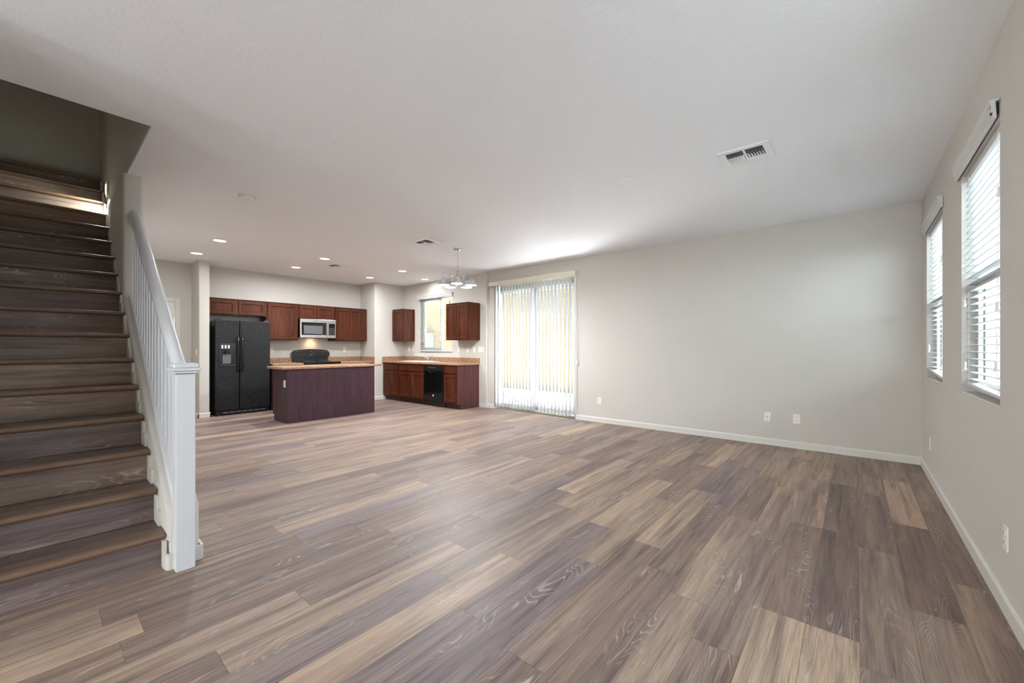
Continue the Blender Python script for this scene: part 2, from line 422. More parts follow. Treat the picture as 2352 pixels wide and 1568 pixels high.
# stair walls (the flight runs very slightly off the room's axis)
TILT = .010
def sy(x): return .463 + TILT * (-2.9 - x)                      # right-hand ends of the treads
WK = .69                                                        # slope of the half wall's top
def wtop(x): return .285 + WK * (-2.865 - x)
WRX = .615
def half_wall():
    secs = []
    xs = [-2.885, -2.9, -2.93, -2.98] + [-3.05 - .1 * i for i in range(18)] + [-4.86]
    for x in xs:
        e = 0 if x < -2.92 else (.012 if x < -2.89 else .02)
        y0, z = sy(x) + .004 + e, wtop(x)
        y1 = WRX - e
        sec = [(x, y0, 0), (x, y0, z - .022)] + [(x, y0 + .022 - .022 * cos(radians(t)), z - .022 + .022 * sin(radians(t))) for t in (20, 45, 70, 90)]
        sec += [(x, y1 - .022 + .022 * sin(radians(t)), z - .022 + .022 * cos(radians(t))) for t in (0, 30, 60, 90)] + [(x, y1, 0)]
        secs.append(sec)
    return MB().loft(secs)
struct(half_wall().build('wall_stair', M['wall'], smooth=True))
# full height wall past the half wall, up into the shaft
mb = MB(); x0 = -4.85; r = .022
pts = [(-9.2, sy(-9.2) + .004)] + [(x0 - r + r * cos(radians(a)), sy(x0) + .004 + r + r * sin(radians(a))) for a in (-90, -70, -45, -20, 0)] + [(x0 - r + r * cos(radians(a)), WRX - r + r * sin(radians(a))) for a in (0, 20, 45, 70, 90)] + [(-9.2, WRX)]
mb.prism(pts, 'z', 0, H); struct(mb.build('wall_stair_side', M['wall'], smooth=True))
mb = MB(); mb.box(HX0 - .1, HX1 + .1, HY1 - .003, HY1 + .1, H + .02, 5.3); mb.box(HX0 - .12, HX0, -.6, .6, 3.0, 5.3); mb.box(HX1, HX1 + .1, -.6, .6, H + .02, 5.3)
mb.box(HX0 - .1, HX1 - .001, HY0 - .1, HY0 + .003, H - .05, 5.3)
struct(mb.build('wall_shaft', M['wall']))
struct(MB().box(HX0 - .1, HX1 + .1, -.65, .62, 5.3, 5.4).build('ceiling_shaft', M['ceil']))
struct(MB().box(-7.3, -2.9, HY0 - .12, HY0 + .003, 0, H).build('wall_stair_far', M['wall']))
struct(MB().box(-7.32, -7.2, HY0 - .1, .5, 0, 3.3).build('wall_stair_back', M['wall']))

# baseboards
BH, BT = .083, .013
def base_run(name, p, q, n):
    """p,q ends on the wall line; n = unit normal into the room"""
    p, q, n = Vector(p), Vector(q), Vector(n); prof = [(0, 0), (BT, 0), (BT, BH - .014), (BT * .55, BH - .003), (BT * .3, BH), (0, BH)]
    secs = [[(e.x + n.x * d, e.y + n.y * d, z) for d, z in prof] for e in (p, q)]
    return MB().loft(secs)
def bb(name, *segs):
    mb = MB()
    for p, q, n in segs:
        t = base_run('', p, q, n); me = bpy.data.meshes.new('t'); t.bm.to_mesh(me); mb.bm.from_mesh(me); bpy.data.meshes.remove(me); t.bm.free()
    return struct(mb.build(name, M['trim']))
bb('baseboard_right', ((XR, YB), (XR, YREAR), (-1, 0)))
bb('baseboard_back', ((-3.62, YB), (XR, YB), (0, -1)))
bb('baseboard_jog', ((-5.89, YK), (-5.70, YK), (0, -1)), ((-5.69, YK - .006), (-5.69, YB), (1, 0)), ((-5.69, YB), (-5.515, YB), (0, -1)))
bb('baseboard_chase', ((CHX, CHY - .01), (CHX, 5.40), (1, 0)), ((-8.7, CHY), (CHX, CHY), (0, -1)))
bb('baseboard_stub', ((SX, SY0 - BT), (SX, SY1 + BT), (1, 0)), ((XL, SY0), (SX + BT, SY0), (0, -1)), ((SX - .03, SY1), (SX + BT, SY1), (0, 1)))
bb('baseboard_left', ((XL, 1.66), (XL, SY0), (1, 0)), ((XL, .62), (XL, .72), (1, 0)))
bb('baseboard_stair', ((-8.9, WRX), (-2.98, WRX), (0, 1)))

# ------------------------------------------------------------------ windows in the right wall
def mini_window(name, a, b):
    root = bpy.data.objects.new(name, None); COL.objects.link(root); root.location = (XR + .1, (a + b) / 2, WZ0); struct(root)
    f = MB(); X0, X1, t = XR + .075, XR + .125, .035
    f.box(X0, X1, a, a + t, WZ0, WZ1, .004); f.box(X0, X1, b - t, b, WZ0, WZ1, .004); f.box(X0, X1, a + t, b - t, WZ0, WZ0 + t, .004); f.box(X0, X1, a + t, b - t, WZ1 - t, WZ1, .004)
    f.build('window_frame', M['vinyl'], root)
    zm = 1.615; s = MB(); u, w = a + t, b - t
    s.box(X0 - .012, X1 - .02, u, u + .032, WZ0 + t, zm, .003); s.box(X0 - .012, X1 - .02, w - .032, w, WZ0 + t, zm, .003)
    s.box(X0 - .012, X1 - .02, u + .032, w - .032, WZ0 + t, WZ0 + t + .04, .003); s.box(X0 - .016, X1 - .02, u, w, zm - .025, zm + .025, .003)
    s.build('window_sash', M['vinyl'], root)
    g = MB(); g.box(X0 + .01, X0 + .016, u + .032, u + .04, WZ0 + .08, zm - .025); g.box(X0 + .01, X0 + .016, w - .042, w - .032, WZ0 + .08, zm - .025); g.build('gasket', M['gasket'], root)
    MB().box(X0 + .018, X0 + .022, u, w, WZ0 + t, WZ1 - t).build('pane', M['glass'], root)
    sl = MB(); sl.box(XR + .002, XR + .075, a, b, WZ0 - .001, WZ0 + .012, .003); sl.build('window_sill', M['trim'], root)
    return root
for i, (a, b) in enumerate(WINS): mini_window('window_%d' % (i + 1), a, b)

def ladder_blind(label, a, b, z0, z1, tilt_bottom, group, tassels, outer=True):
    """2-inch horizontal blind inside the opening a..b of the right wall"""
    root = thing('horizontal_blind', label, 'blind', (XR + .045, (a + b) / 2, z1), group)
    xc = XR + .042; hw = .025
    hr = MB(); hr.box(xc - .024, xc + .026, a + .008, b - .008, z1 - .045, z1 - .004, .003); hr.build('head_rail', M['vinyl'], root)
    if outer:
        v = MB(); va, vb = a - (.0 if tassels[2] else .05), b + .075; X = XR
        prof = [(X - .001, z1 + .088), (X - .034, z1 + .088), (X - .034, z1 + .07), (X - .027, z1 + .06), (X - .029, z1 + .035), (X - .022, z1 + .022), (X - .024, z1 + .006), (X - .018, z1 - .004), (X - .010, z1 - .004), (X - .014, z1 + .078), (X - .001, z1 + .078)]
        v.prism(prof, 'y', va, vb); vo = v.build('valance', M['vinyl'], root)
        e = MB(); e.prism([(X - .002, z1 + .08), (X - .03, z1 + .085), (X - .016, z1 - .003), (X - .002, z1 - .003)], 'y', vb - .006, vb - .001); e.build('end_return', M['vinyl'], root)
        if not tassels[2]:
            e = MB(); e.prism([(X - .002, z1 + .084), (X - .03, z1 + .084), (X - .016, z1 - .003), (X - .002, z1 - .003)], 'y', va + .001, va + .006); e.build('end_return', M['vinyl'], root)
        else:
            e = MB(); e.box(X - .028, X - .002, va + .012, va + .03, z1 + .02, z1 + .075, .003); e.build('valance_end_shade', M['satin'], root)  # black block standing in for the shade inside the open valance end
    n = int((z1 - .075 - z0 - .012) / .0425); pit = (z1 - .075 - z0 - .012) / n
    for k in range(n):
        z = z1 - .075 - pit * k
        s = MB(); secs = []
        for y in (a + .01, b - .01):
            secs.append([(xc - hw, y, z), (xc, y, z + .0028), (xc + hw, y, z), (xc + hw, y, z - .0032), (xc, y, z - .0004), (xc - hw, y, z - .0032)])
        s.loft(secs); s.build('slat', M['slat'], root)
    zb = z0 + .020
    s = MB(); y0, y1 = a + .01, b - .01; za, zc = zb - .006 - tilt_bottom, zb - .006
    s.loft([[(xc - hw, y, z), (xc + hw, y, z), (xc + hw, y, z + .016), (xc - hw, y, z + .016)] for y, z in ((y0, za), (y1, zc))]); s.build('bottom_rail', M['vinyl'], root)
    c = MB()
    for fr in (.12, .5, .88):
        y = a + (b - a) * fr
        for dx in (-.0255, .0255): c.tube([(xc + dx, y, z1 - .04), (xc + dx, y, zb)], .0008, 5)
    c.build('ladder_cord', M['cord'], root)
    for (y, zt, lean) in tassels[0] + tassels[1]:
        cd = MB(); cd.tube([(xc - .03, y, z1 - .04), (xc - .032, y, zt + .03)], .0009, 5); co = cd.build('pull_cord', M['cord'], root)
        t = MB(); t.lathe([(.0, .03), (.0045, .03), (.0075, .02), (.0055, .008), (.0085, -.012), (.0095, -.022), (.0, -.022)], (xc - .033, y, zt), 12); t.build('tassel', M['plate'], co, smooth=True)
    return root
ladder_blind('white horizontal blind nearest the room corner, its bottom rail hanging askew', 4.68, 5.60, .985, WZ1, .045, 'window blinds on the long side wall', ([(4.78, 1.94, 0), (4.80, 1.10, 0)], [(5.56, 1.20, 0), (5.52, 1.22, 0)], False))
ladder_blind('large white horizontal blind with an open-ended valance and tassel cords', 3.0, 3.92, .968, WZ1, .022, 'window blinds on the long side wall', ([(3.06, 1.98, 0), (3.10, 1.42, 0), (3.12, 1.12, 0)], [(3.88, 1.50, 0), (3.87, 1.10, 0)], True))

# ------------------------------------------------------------------ sliding door with vertical blind
root = bpy.data.objects.new('door_1', None); COL.objects.link(root); root.location = ((DX0 + DX1) / 2, YB + .06, 0); struct(root)
f = MB(); ya, yb = YB + .02, YB + .12
f.box(DX0, DX0 + .05, ya, yb, 0, DZ1, .004); f.box(DX1 - .05, DX1, ya, yb, 0, DZ1, .004); f.build('door_frame', M['vinyl'], root)
f = MB(); f.box(DX0 + .05, DX1 - .05, ya, yb, 2.335, DZ1, .004); f.build('door_header', M['olive'], root)
f = MB(); f.box(DX0 + .05, DX1 - .05, ya - .02, yb, 0, .03, .003); f.box(DX0 + .05, DX1 - .05, ya + .03, ya + .04, .03, .045); f.build('door_track', M['olive'], root)
xm = (DX0 + DX1) / 2
for nm, x0, x1, yy in (('door_panel', DX0 + .05, xm + .035, ya + .015), ('door_panel', xm - .035, DX1 - .05, ya + .055)):
    p = MB(); st = .062
    p.box(x0, x0 + st, yy, yy + .034, .045, 2.335, .003); p.box(x1 - st, x1, yy, yy + .034, .045, 2.335, .003)
    p.box(x0 + st, x1 - st, yy, yy + .034, .045, .12, .003); p.box(x0 + st, x1 - st, yy, yy + .034, 2.275, 2.335, .003)
    po = p.build(nm, M['vinyl'], root)
    MB().box(x0 + st, x1 - st, yy + .015, yy + .019, .12, 2.275).build('pane', M['glass'], po)
    if yy < ya + .03:
        h = MB(); h.box(x0 + .018, x0 + .044, yy - .006, yy, .98, 1.22, .003); h.tube([(x0 + .031, yy - .004, 1.19), (x0 + .031, yy - .03, 1.17), (x0 + .031, yy - .03, 1.03), (x0 + .031, yy - .004, 1.01)], .008, 8); h.build('door_handle', M['plate'], po)
        g = MB(); g.box(x1 - .004, x1 + .012, yy + .002, yy + .03, .05, 2.33); g.build('gasket', M['gasket'], po)

vb = thing('vertical_blind', 'white vertical vane blind half open across the sliding glass door', 'blind', (-4.58, YB - .05, 2.53))
v = MB(); v.prism([(YB - .002, 2.525), (YB - .09, 2.525), (YB - .104, 2.515), (YB - .108, 2.48), (YB - .104, 2.445), (YB - .095, 2.435), (YB - .09, 2.435), (YB - .09, 2.515), (YB - .002, 2.515)], 'x', -5.575, -3.60)
v.build('valance', M['cream'], vb, smooth=True)
e = MB(); e.prism([(YB - .002, 2.526), (YB - .09, 2.526), (YB - .109, 2.50), (YB - .106, 2.44), (YB - .09, 2.432), (YB - .002, 2.432)], 'x', -3.602, -3.585)
e.build('valance_return', M['cream'], vb, smooth=True); e = MB()
e.prism([(YB - .002, 2.526), (YB - .09, 2.526), (YB - .109, 2.50), (YB - .106, 2.44), (YB - .09, 2.432), (YB - .002, 2.432)], 'x', -5.585, -5.572); e.build('valance_return', M['cream'], vb, smooth=True)
h = MB(); h.box(-5.56, -3.61, YB - .078, YB - .035, 2.45, 2.49, .003); h.build('head_rail', M['vinyl'], vb)
vx = [-5.445, -5.42, -5.335] + [-5.235 + .0765 * i for i in range(21)]
for i, x in enumerate(vx):
    ph = radians(-27 + random.uniform(-3, 3)) if i > 2 else radians(-72)
    hwid, yc = .0445, YB - .057; top, bot = 2.43, .055
    cs = [(-1, 0), (-.5, .004), (0, .0055), (.5, .004), (1, 0)]
    fr = [(x + t * hwid * cos(ph) - d * sin(ph), yc + t * hwid * sin(ph) + d * cos(ph)) for t, d in cs]
    bk = [(x + t * hwid * cos(ph) - (d - .0012) * sin(ph), yc + t * hwid * sin(ph) + (d - .0012) * cos(ph)) for t, d in reversed(cs)]
    s = MB(); s.prism(fr + bk, 'z', bot, top); vo = s.build('vane', M['vane'], vb, smooth=True)
    c = MB(); c.box(x - .004, x + .004, yc - .003, yc + .003, 2.425, 2.452); c.build('vane_hanger', M['plate'], vo)
c = MB(); c.tube([(-3.60, YB - .05, 2.44), (-3.598, YB - .048, 1.6), (-3.596, YB - .03, 1.0)], .0016, 6); c.tube([(-3.592, YB - .045, 2.44), (-3.588, YB - .03, 1.0)], .0016, 6)
co = c.build('pull_cord', M['cord'], vb)
w = MB(); w.box(-3.606, -3.578, YB - .04, YB - .018, .93, 1.0, .008); w.build('cord_weight', M['plate'], co)
w = MB(); w.box(-3.63, -3.605, YB - .012, YB, 0.0, 2.43, .003); struct(w.build('trim_2', M['vinyl']))

# ------------------------------------------------------------------ kitchen window
root = bpy.data.objects.new('window_4', None); COL.objects.link(root); root.location = ((KX0 + KX1) / 2, YK + .1, KZ0); struct(root)
f = MB(); ya, yb, t = YK + .085, YK + .14, .04
f.box(KX0, KX0 + t, ya, yb, KZ0, KZ1, .004); f.box(KX1 - t, KX1, ya, yb, KZ0, KZ1, .004); f.box(KX0 + t, KX1 - t, ya, yb, KZ0, KZ0 + .07, .004); f.box(KX0 + t, KX1 - t, ya, yb, KZ1 - t, KZ1, .004); f.build('window_frame', M['vinyl'], root)
s = MB(); x0, x1 = KX0 + t, -7.17
s.box(x0, x0 + .085, ya - .01, ya + .02, KZ0 + .07, KZ1 - t, .003); s.box(x1 - .07, x1, ya - .01, ya + .02, KZ0 + .07, KZ1 - t, .003); s.box(x0 + .085, x1 - .07, ya - .01, ya + .02, KZ0 + .07, KZ0 + .12, .003); s.box(x0 + .085, x1 - .07, ya - .01, ya + .02, KZ1 - t - .045, KZ1 - t, .003)
s.build('window_sash', M['vinyl'], root)
MB().box(KX0 + t, KX1 - t, ya + .022, ya + .026, KZ0 + .07, KZ1 - t).build('pane', M['glass'], root)
kb = thing('horizontal_blind', 'white horizontal blind over the kitchen sink window', 'blind', ((KX0 + KX1) / 2, YK, KZ1))
v = MB(); v.prism([(YK - .001, KZ1 + .055), (YK - .05, KZ1 + .055), (YK - .05, KZ1 + .035), (YK - .042, KZ1 + .03), (YK - .044, KZ1 - .005), (YK - .036, KZ1 - .012), (YK - .036, KZ1 - .03), (YK - .026, KZ1 - .03), (YK - .03, KZ1 + .045), (YK - .001, KZ1 + .045)], 'x', KX0 - .05, KX1 + .03); v.build('valance', M['vinyl'], kb)
for k in range(27):
    z = KZ1 - .05 - .0425 * k
    s = MB(); yc = YK + .04
    s.loft([[(x, yc - .025, z - .004), (x, yc, z + .002), (x, yc + .025, z + .003), (x, yc + .025, z + .001), (x, yc, z), (x, yc - .025, z - .006)] for x in (KX0 + .008, KX1 - .008)]); s.build('slat', M['slat'], kb)
s = MB(); s.box(KX0 + .008, KX1 - .008, YK + .015, YK + .065, KZ0 + .035, KZ0 + .052, .003); s.build('bottom_rail', M['vinyl'], kb)
c = MB()
for fr in (.1, .5, .9):
    for dy in (.0145, .0655): c.tube([(KX0 + (KX1 - KX0) * fr, YK + dy, KZ1), (KX0 + (KX1 - KX0) * fr, YK + dy, KZ0 + .04)], .0012, 5)
c.build('ladder_cord', M['cord'], kb)
for xx, zt in ((-6.83, 2.22), (-7.78, 1.32)):
    cd = MB(); cd.tube([(xx, YK + .01, KZ1), (xx, YK + .008, zt)], .0012, 5); co = cd.build('pull_cord', M['cord'], kb)
    tt = MB(); tt.lathe([(.0, .03), (.006, .03), (.010, .01), (.007, -.005), (.012, -.03), (.0, -.03)], (xx, YK + .008, zt), 10); tt.build('tassel', M['grey'], co, smooth=True)

# ------------------------------------------------------------------ staircase
RUN, RISE, NST = .2485, .1901, 17
X1 = -2.9188
TW = 1.0
st = thing('staircase', 'straight flight of wood plank stairs with brown nosings climbing beside white balustrade', 'staircase', (-2.9, .463, 0))
rt = random.Random(3)
def ystair(x, y): return sy(x) + y
riser_tones = [PUR, PUR, MIDT, PUR, TAN, LIGHT, MIDT, BRN, BRN, BRN, DRK, BRN, BRN, TAN, MIDT, BRN, BRN]
for k in range(NST):
    xn = X1 - k * RUN; z = (k + 1) * RISE; ye = sy(xn)
    xr = xn - .028
    r = MB(); r.box(xr - .02, xr, ye - TW, ye + .002, z - RISE, z - .03); r.build('riser', M['floor'], st, tone=tuple(c * .74 for c in riser_tones[k][:3]), seed=rt.random())
    back = xr - RUN + .005 if k < NST - 1 else HX0
    t = MB(); t.box(back, xn - .055, ye - TW, ye + .002, z - .028, z - .001); t.build('tread', M['floor'], st, tone=tuple(c * .62 for c in BRN[:3]), seed=rt.random())
    n = MB(); poly = [(xn - .055, z - .001), (xn - .016, z)] + [(xn - .016 + .016 * sin(radians(a)), z - .016 + .016 * cos(radians(a))) for a in (25, 50, 75, 100, 130, 160)] + [(xn - .02, z - .034), (xn - .055, z - .030)]
    n.prism(poly, 'y', ye - TW, ye + .002); n.build('nosing', M['nosing'], st, smooth=True)
    if k < NST:
        # stepped skirting: an upright piece on the riser and a low piece along the tread above
        zz0 = z - RISE; ys = ye + .004
        if k == 0:
            s = MB(); s.box(xr - .003, xr + .045, ys - .016, ys + .001, 0, RISE - .04, .002); s.build('skirting_block', M['trim'], st)
        else:
            s = MB(); s.prism([(xr, zz0), (xr + .135, zz0), (xr + .135, zz0 + .083), (xr + .07, zz0 + .083), (xr + .07, z - .034), (xr, z - .034)], 'y', ys - .015, ys + .001); s.build('skirting_block', M['trim'], st)
m = MB(); poly = [(-2.97, 0)]
for k in range(NST): poly += [(X1 - .05 - k * RUN, (k + 1) * RISE - .032), (X1 - .05 - (k + 1) * RUN, (k + 1) * RISE - .032)]
poly = [p for p in poly if p[0] > HX0] + [(HX0, NST * RISE - .032), (HX0, 0)]
m.prism(poly, 'y', .42 - TW, .455); m.build('carcass', M['toe'], st)
# rounded block of skirting at the half wall's foot
s = MB(); s.prism([(-2.99, .455)] + arc(-2.885, .478, .022, -90, 0) + [(-2.863, .50), (-2.885, .50), (-2.89, .47), (-2.99, .468)], 'z', 0, BH)
s.prism([(-2.99, WRX - .001), (-2.99, WRX + .013), (-2.889, WRX + .013), (-2.880, WRX + .006), (-2.878, WRX - .01), (-2.878, .576), (-2.889, .576), (-2.889, WRX - .001)], 'z', 0, BH)
struct(s.build('baseboard_newel', M['trim'], smooth=True))

# ------------------------------------------------------------------ balustrade
bal = thing('stair_railing', 'white square-baluster stair railing with moulded handrail and box newel post', 'railing', (-2.84, .53, 0))
n = MB(); n.box(-2.884, -2.80, .488, .574, 0, 1.075, .003); nw = n.build('newel_post', M['rail'], bal)
n = MB(); n.box(-2.896, -2.788, .476, .586, 1.078, 1.092, .005); n.box(-2.908, -2.776, .464, .598, 1.092, 1.108, .006); n.box(-2.896, -2.788, .476, .586, 1.108, 1.134, .008, 3); n.build('newel_cap', M['rail'], nw)
s = MB(); s.box(-3.0, -2.884, .60, .62, .10, .20, .004)
# sole plate on top of the half wall
def ysole(x): return .497 + .0145 * (-2.885 - x)
s = MB(); secs = []
for x in (-2.886, -4.848):
    z = wtop(x) - .002; y = ysole(x)
    secs.append([(x, y, z), (x, y, z + .03), (x, y + .008, z + .036), (x, y + .062, z + .036), (x, y + .07, z + .03), (x, y + .07, z)])
s.loft(secs); s.build('sole_plate', M['rail'], bal)
# handrail
RA, RB = Vector((-2.88, .522, 1.098)), Vector((-4.849, .566, 2.395))
prof = [(-.022, -.036), (-.034, -.018), (-.034, .0), (-.024, .006), (-.027, .014), (-.021, .027), (-.011, .034), (0, .037), (.011, .034), (.021, .027), (.027, .014), (.024, .006), (.034, .0), (.034, -.018), (.022, -.036)]
s = MB(); secs = []
for P in (RA, RB): secs.append([(P.x, P.y + u * (1 if P is RA else 1.15), P.z + w * 1.22) for u, w in prof])
s.loft(secs); s.build('handrail', M['rail'], bal, smooth=True)
NB = 15
for i in range(NB):
    x = -2.995 - i * .1212
    f = (x - RA.x) / (RB.x - RA.x); zr = RA.z + (RB.z - RA.z) * f - .046; y = ysole(x) + .036; hb = .0155
    s = MB(); zb0, zb1 = wtop(x - hb) + .03, wtop(x + hb) + .03
    k = (RB.z - RA.z) / (RB.x - RA.x)
    vs = []
    b = bmesh.new()
    for (dx, dy) in ((-hb, -hb), (hb, -hb), (hb, hb), (-hb, hb)):
        vs.append((b.verts.new((x + dx, y + dy, wtop(x + dx) + .033)), b.verts.new((x + dx, y + dy, zr + k * dx + .006))))
    b.faces.new([v[0] for v in vs]); b.faces.new([v[1] for v in vs])
    for q in range(4): b.faces.new((vs[q][0], vs[(q + 1) % 4][0], vs[(q + 1) % 4][1], vs[q][1]))
    bmesh.ops.recalc_face_normals(b, faces=b.faces[:]); s.add(b); s.build('baluster', M['rail'], bal)

# ------------------------------------------------------------------ wall plates
def plate(name, label, cat, pos, n, kind, group=None, wide=1, roll=0):
    """n: outward normal ('-y','+x','-x')"""
    root = thing(name, label, cat, pos, group)
    root.rotation_euler = {'-y': (0, 0, 0), '+x': (0, 0, radians(90)), '-x': (0, 0, radians(-90))}[n]
    if roll: root.rotation_euler = (0, roll, 0)
    W2 = .035 * wide + (.011 if wide > 1 else 0)
    def part(mb, nm, mat, par=None, smooth=False):
        me = bpy.data.meshes.new(nm); mb.bm.to_mesh(me); mb.bm.free(); me.materials.append(mat)
        o = bpy.data.objects.new(nm, me); COL.objects.link(o); o.parent = par or root; return o
    part(MB().box(-W2, W2, -.006, .0005, -.0575, .0575, .0025), 'cover_plate', M['plate'])
    if kind == 'outlet':
        for z in (.021, -.021):
            r = part(MB().prism([(.0155 * cos(radians(a)), z + .0155 * max(-.8, min(.8, sin(radians(a))))) for a in range(0, 360, 20)], 'y', -.0085, -.004), 'receptacle', M['plate'])
            part(MB().box(-.0075, -.0055, -.0092, -.0082, z, z + .009).box(.0055, .0075, -.0092, -.0082, z, z + .009).cyl((0, -.0092, z - .007), (0, -.0082, z - .007), .0028), 'slot', M['slot'], r)
    elif kind == 'switch':
        for i in range(wide):
            cx = (i - (wide - 1) / 2) * .046
            part(MB().box(cx - .0165, cx + .0165, -.010, -.004, -.033, .033, .002), 'rocker', M['plate'])
    elif kind == 'cable':
        part(MB().cyl((0, -.016, 0), (0, -.004, 0), .0048, n=12), 'connector', M['slot'])
        part(MB().cyl((0, -.0072, .042), (0, -.005, .042), .0032, n=10).cyl((0, -.0072, -.042), (0, -.005, -.042), .0032, n=10), 'screw', M['grey'])
    return root
GO, GS = 'power outlets around the room', 'switch and outlet plates above the kitchen counter'
plate('power_outlet', 'white power outlet low on the wall just right of the sliding door', 'outlet', (-3.183, YB, .352), '-y', 'outlet', GO)
plate('cable_plate', 'slightly crooked white cable outlet plate with one dark jack', 'outlet', (-.839, YB, .351), '-y', 'cable', roll=radians(5))
plate('power_outlet', 'white power outlet beside the crooked cable plate', 'outlet', (-.537, YB, .356), '-y', 'outlet', GO)
plate('power_outlet', 'white power outlet on the window wall close to the room corner', 'outlet', (XR, 5.351, .335), '-x', 'outlet', GO)
plate('power_outlet', 'white power outlet on the window wall below the larger blind', 'outlet', (XR, 2.889, .345), '-x', 'outlet', GO)
plate('power_outlet', 'white power outlet above the counter next to the black refrigerator', 'outlet', (XL, 3.15, 1.175), '+x', 'outlet', GS)
plate('power_outlet', 'white wall plate above the counter to the right of the range', 'outlet', (XL, 4.70, 1.175), '+x', 'switch', GS)
plate('light_switch', 'narrow white switch plate left of the sink window, nearer the corner', 'switch', (-8.312, YK, 1.186), '-y', 'switch', GS)
plate('power_outlet', 'white outlet plate between the corner switch and the sink window', 'outlet', (-8.143, YK, 1.187), '-y', 'outlet', GS, wide=1)
plate('light_switch', 'white switch plate just right of the sink window', 'switch', (-6.523, YK, 1.176), '-y', 'switch', GS)
plate('power_outlet', 'white outlet plate beneath the double-door wall cabinet', 'outlet', (-6.246, YK, 1.176), '-y', 'outlet', GS)
plate('light_switch', 'white single switch beside the double switch near the sliding door', 'switch', (-6.045, YK, 1.176), '-y', 'switch', GS)
plate('light_switch', 'wide white double switch plate at the end of the kitchen wall', 'switch', (-5.855, YK, 1.183), '-y', 'switch', GS, wide=2)
plate('light_switch', 'white switch plate on the side of the wall stub by the refrigerator', 'switch', (-8.81, SY0, 1.144), '-y', 'switch')

# ------------------------------------------------------------------ cabinets
def mapper(facing, at):
    """local (u right seen from the front, d outward, z) -> world"""
    if facing == '+x': return lambda u, d, z: (at + d, u, z)
    return lambda u, d, z: (u, at - d, z)
def front_panel(facing, at, u0, u1, z0, z1, stile=.05, th=.019, raised=True):
    f = mapper(facing, at); b = bmesh.new(); e = .0035
    rings = [(0, 0), (0, th - .004), (e, th)]
    if raised: rings += [(stile, th), (stile + .004, th - .004), (stile + .007, th - .014), (stile + .013, th - .014), (stile + .016, th - .0115)]
    prev = None
    for ins, d in rings:
        q = [b.verts.new(f(u, d, z)) for u, z in ((u0 + ins, z0 + ins), (u1 - ins, z0 + ins), (u1 - ins, z1 - ins), (u0 + ins, z1 - ins))]
        if prev:
            for i in range(4): b.faces.new((prev[i], prev[(i + 1) % 4], q[(i + 1) % 4], q[i]))
        else: b.faces.new(q)
        prev = q
    b.faces.new(prev); bmesh.ops.recalc_face_normals(b, faces=b.faces[:])
    mb = MB(); mb.add(b); return mb
def fbox(facing, at, u0, u1, d0, d1, z0, z1, bevel=0):
    f = mapper(facing, at); a, c = f(u0, d0, z0), f(u1, d1, z1)
    return MB().box(min(a[0], c[0]), max(a[0], c[0]), min(a[1], c[1]), max(a[1], c[1]), z0, z1, bevel)
def cabinet(name, label, facing, at, u0, u1, depth, z0, z1, doors, drawers=(), group=None, toe=False, end=None, hollow=False):
    f = mapper(facing, at); c = f((u0 + u1) / 2, -depth / 2, z0)
    root = thing(name, label, 'cabinet', c, group)
    if hollow:
        c = MB(); zc = z0 + .10
        for (a, b, d0, d1, za, zb) in ((u0, u0 + .018, -depth, 0, zc, z1), (u1 - .018, u1, -depth, 0, zc, z1), (u0 + .018, u1 - .018, -depth, 0, zc, zc + .018), (u0 + .018, u1 - .018, -depth, -depth + .006, zc + .018, z1), (u0 + .018, u1 - .018, -.019, 0, zc + .018, z1)):
            q = fbox(facing, at, a, b, d0, d1, za, zb); me = bpy.data.meshes.new('t'); q.bm.to_mesh(me); c.bm.from_mesh(me); bpy.data.meshes.remove(me); q.bm.free()
        c.build('carcass', M['cab'], root)
    else: fbox(facing, at, u0, u1, -depth, 0, z0 + (.10 if toe else 0), z1).build('carcass', M['cab'], root)
    if toe: fbox(facing, at, u0, u1, -depth, -.075, z0, z0 + .10).build('toe_kick', M['toe'], root)
    for (a, b, za, zb) in doors: front_panel(facing, at, a, b, za, zb, .048).build('door', M['cab'], root)
    for (a, b, za, zb) in drawers: front_panel(facing, at, a, b, za, zb, .03, raised=False).build('drawer_front', M['cab'], root)
    if end: fbox(facing, at, end[0], end[1], -depth, -.075 if toe else 0, z0, z0 + .1).build('end_foot', M['endp'], root); fbox(facing, at, end[0], end[1], -depth, .002, z0 + (.1 if toe else 0), z1).build('end_panel', M['endp'], root)
    return root
UF = -8.862; UD = UF - XL - .002
GU = 'wall cabinets along the range wall'
cabinet('wall_cabinet', 'short two-door cherry wall cabinet above the refrigerator', '+x', UF, 1.985, 2.935, UD, 1.83, 2.118, [(2.00, 2.42, 1.845, 2.095), (2.468, 2.912, 1.845, 2.095)], group=GU)
cabinet('wall_cabinet', 'tall single-door cherry wall cabinet between refrigerator and microwave', '+x', UF, 2.938, 3.535, UD, 1.375, 2.118, [(2.962, 3.512, 1.39, 2.098)], group=GU)
cabinet('wall_cabinet', 'short two-door cherry wall cabinet above the microwave', '+x', UF, 3.538, 4.308, UD, 1.832, 2.118, [(3.555, 3.905, 1.845, 2.098), (3.920, 4.295, 1.845, 2.098)], group=GU)
cabinet('wall_cabinet', 'two-door cherry wall cabinet to the right of the microwave', '+x', UF, 4.311, 5.085, UD, 1.375, 2.118, [(4.322, 4.66, 1.39, 2.098), (4.668, 5.0, 1.39, 2.098)], group=GU)
def crown(label, box, o): pass
GB = 'wall cabinets beside the sink window'
VF = YK - .325
cabinet('wall_cabinet', 'small single-door cherry wall cabinet in the corner left of sink window', '-y', VF, -8.528, -8.085, .322, 1.375, 2.122, [(-8.515, -8.10, 1.39, 2.10)], group=GB)
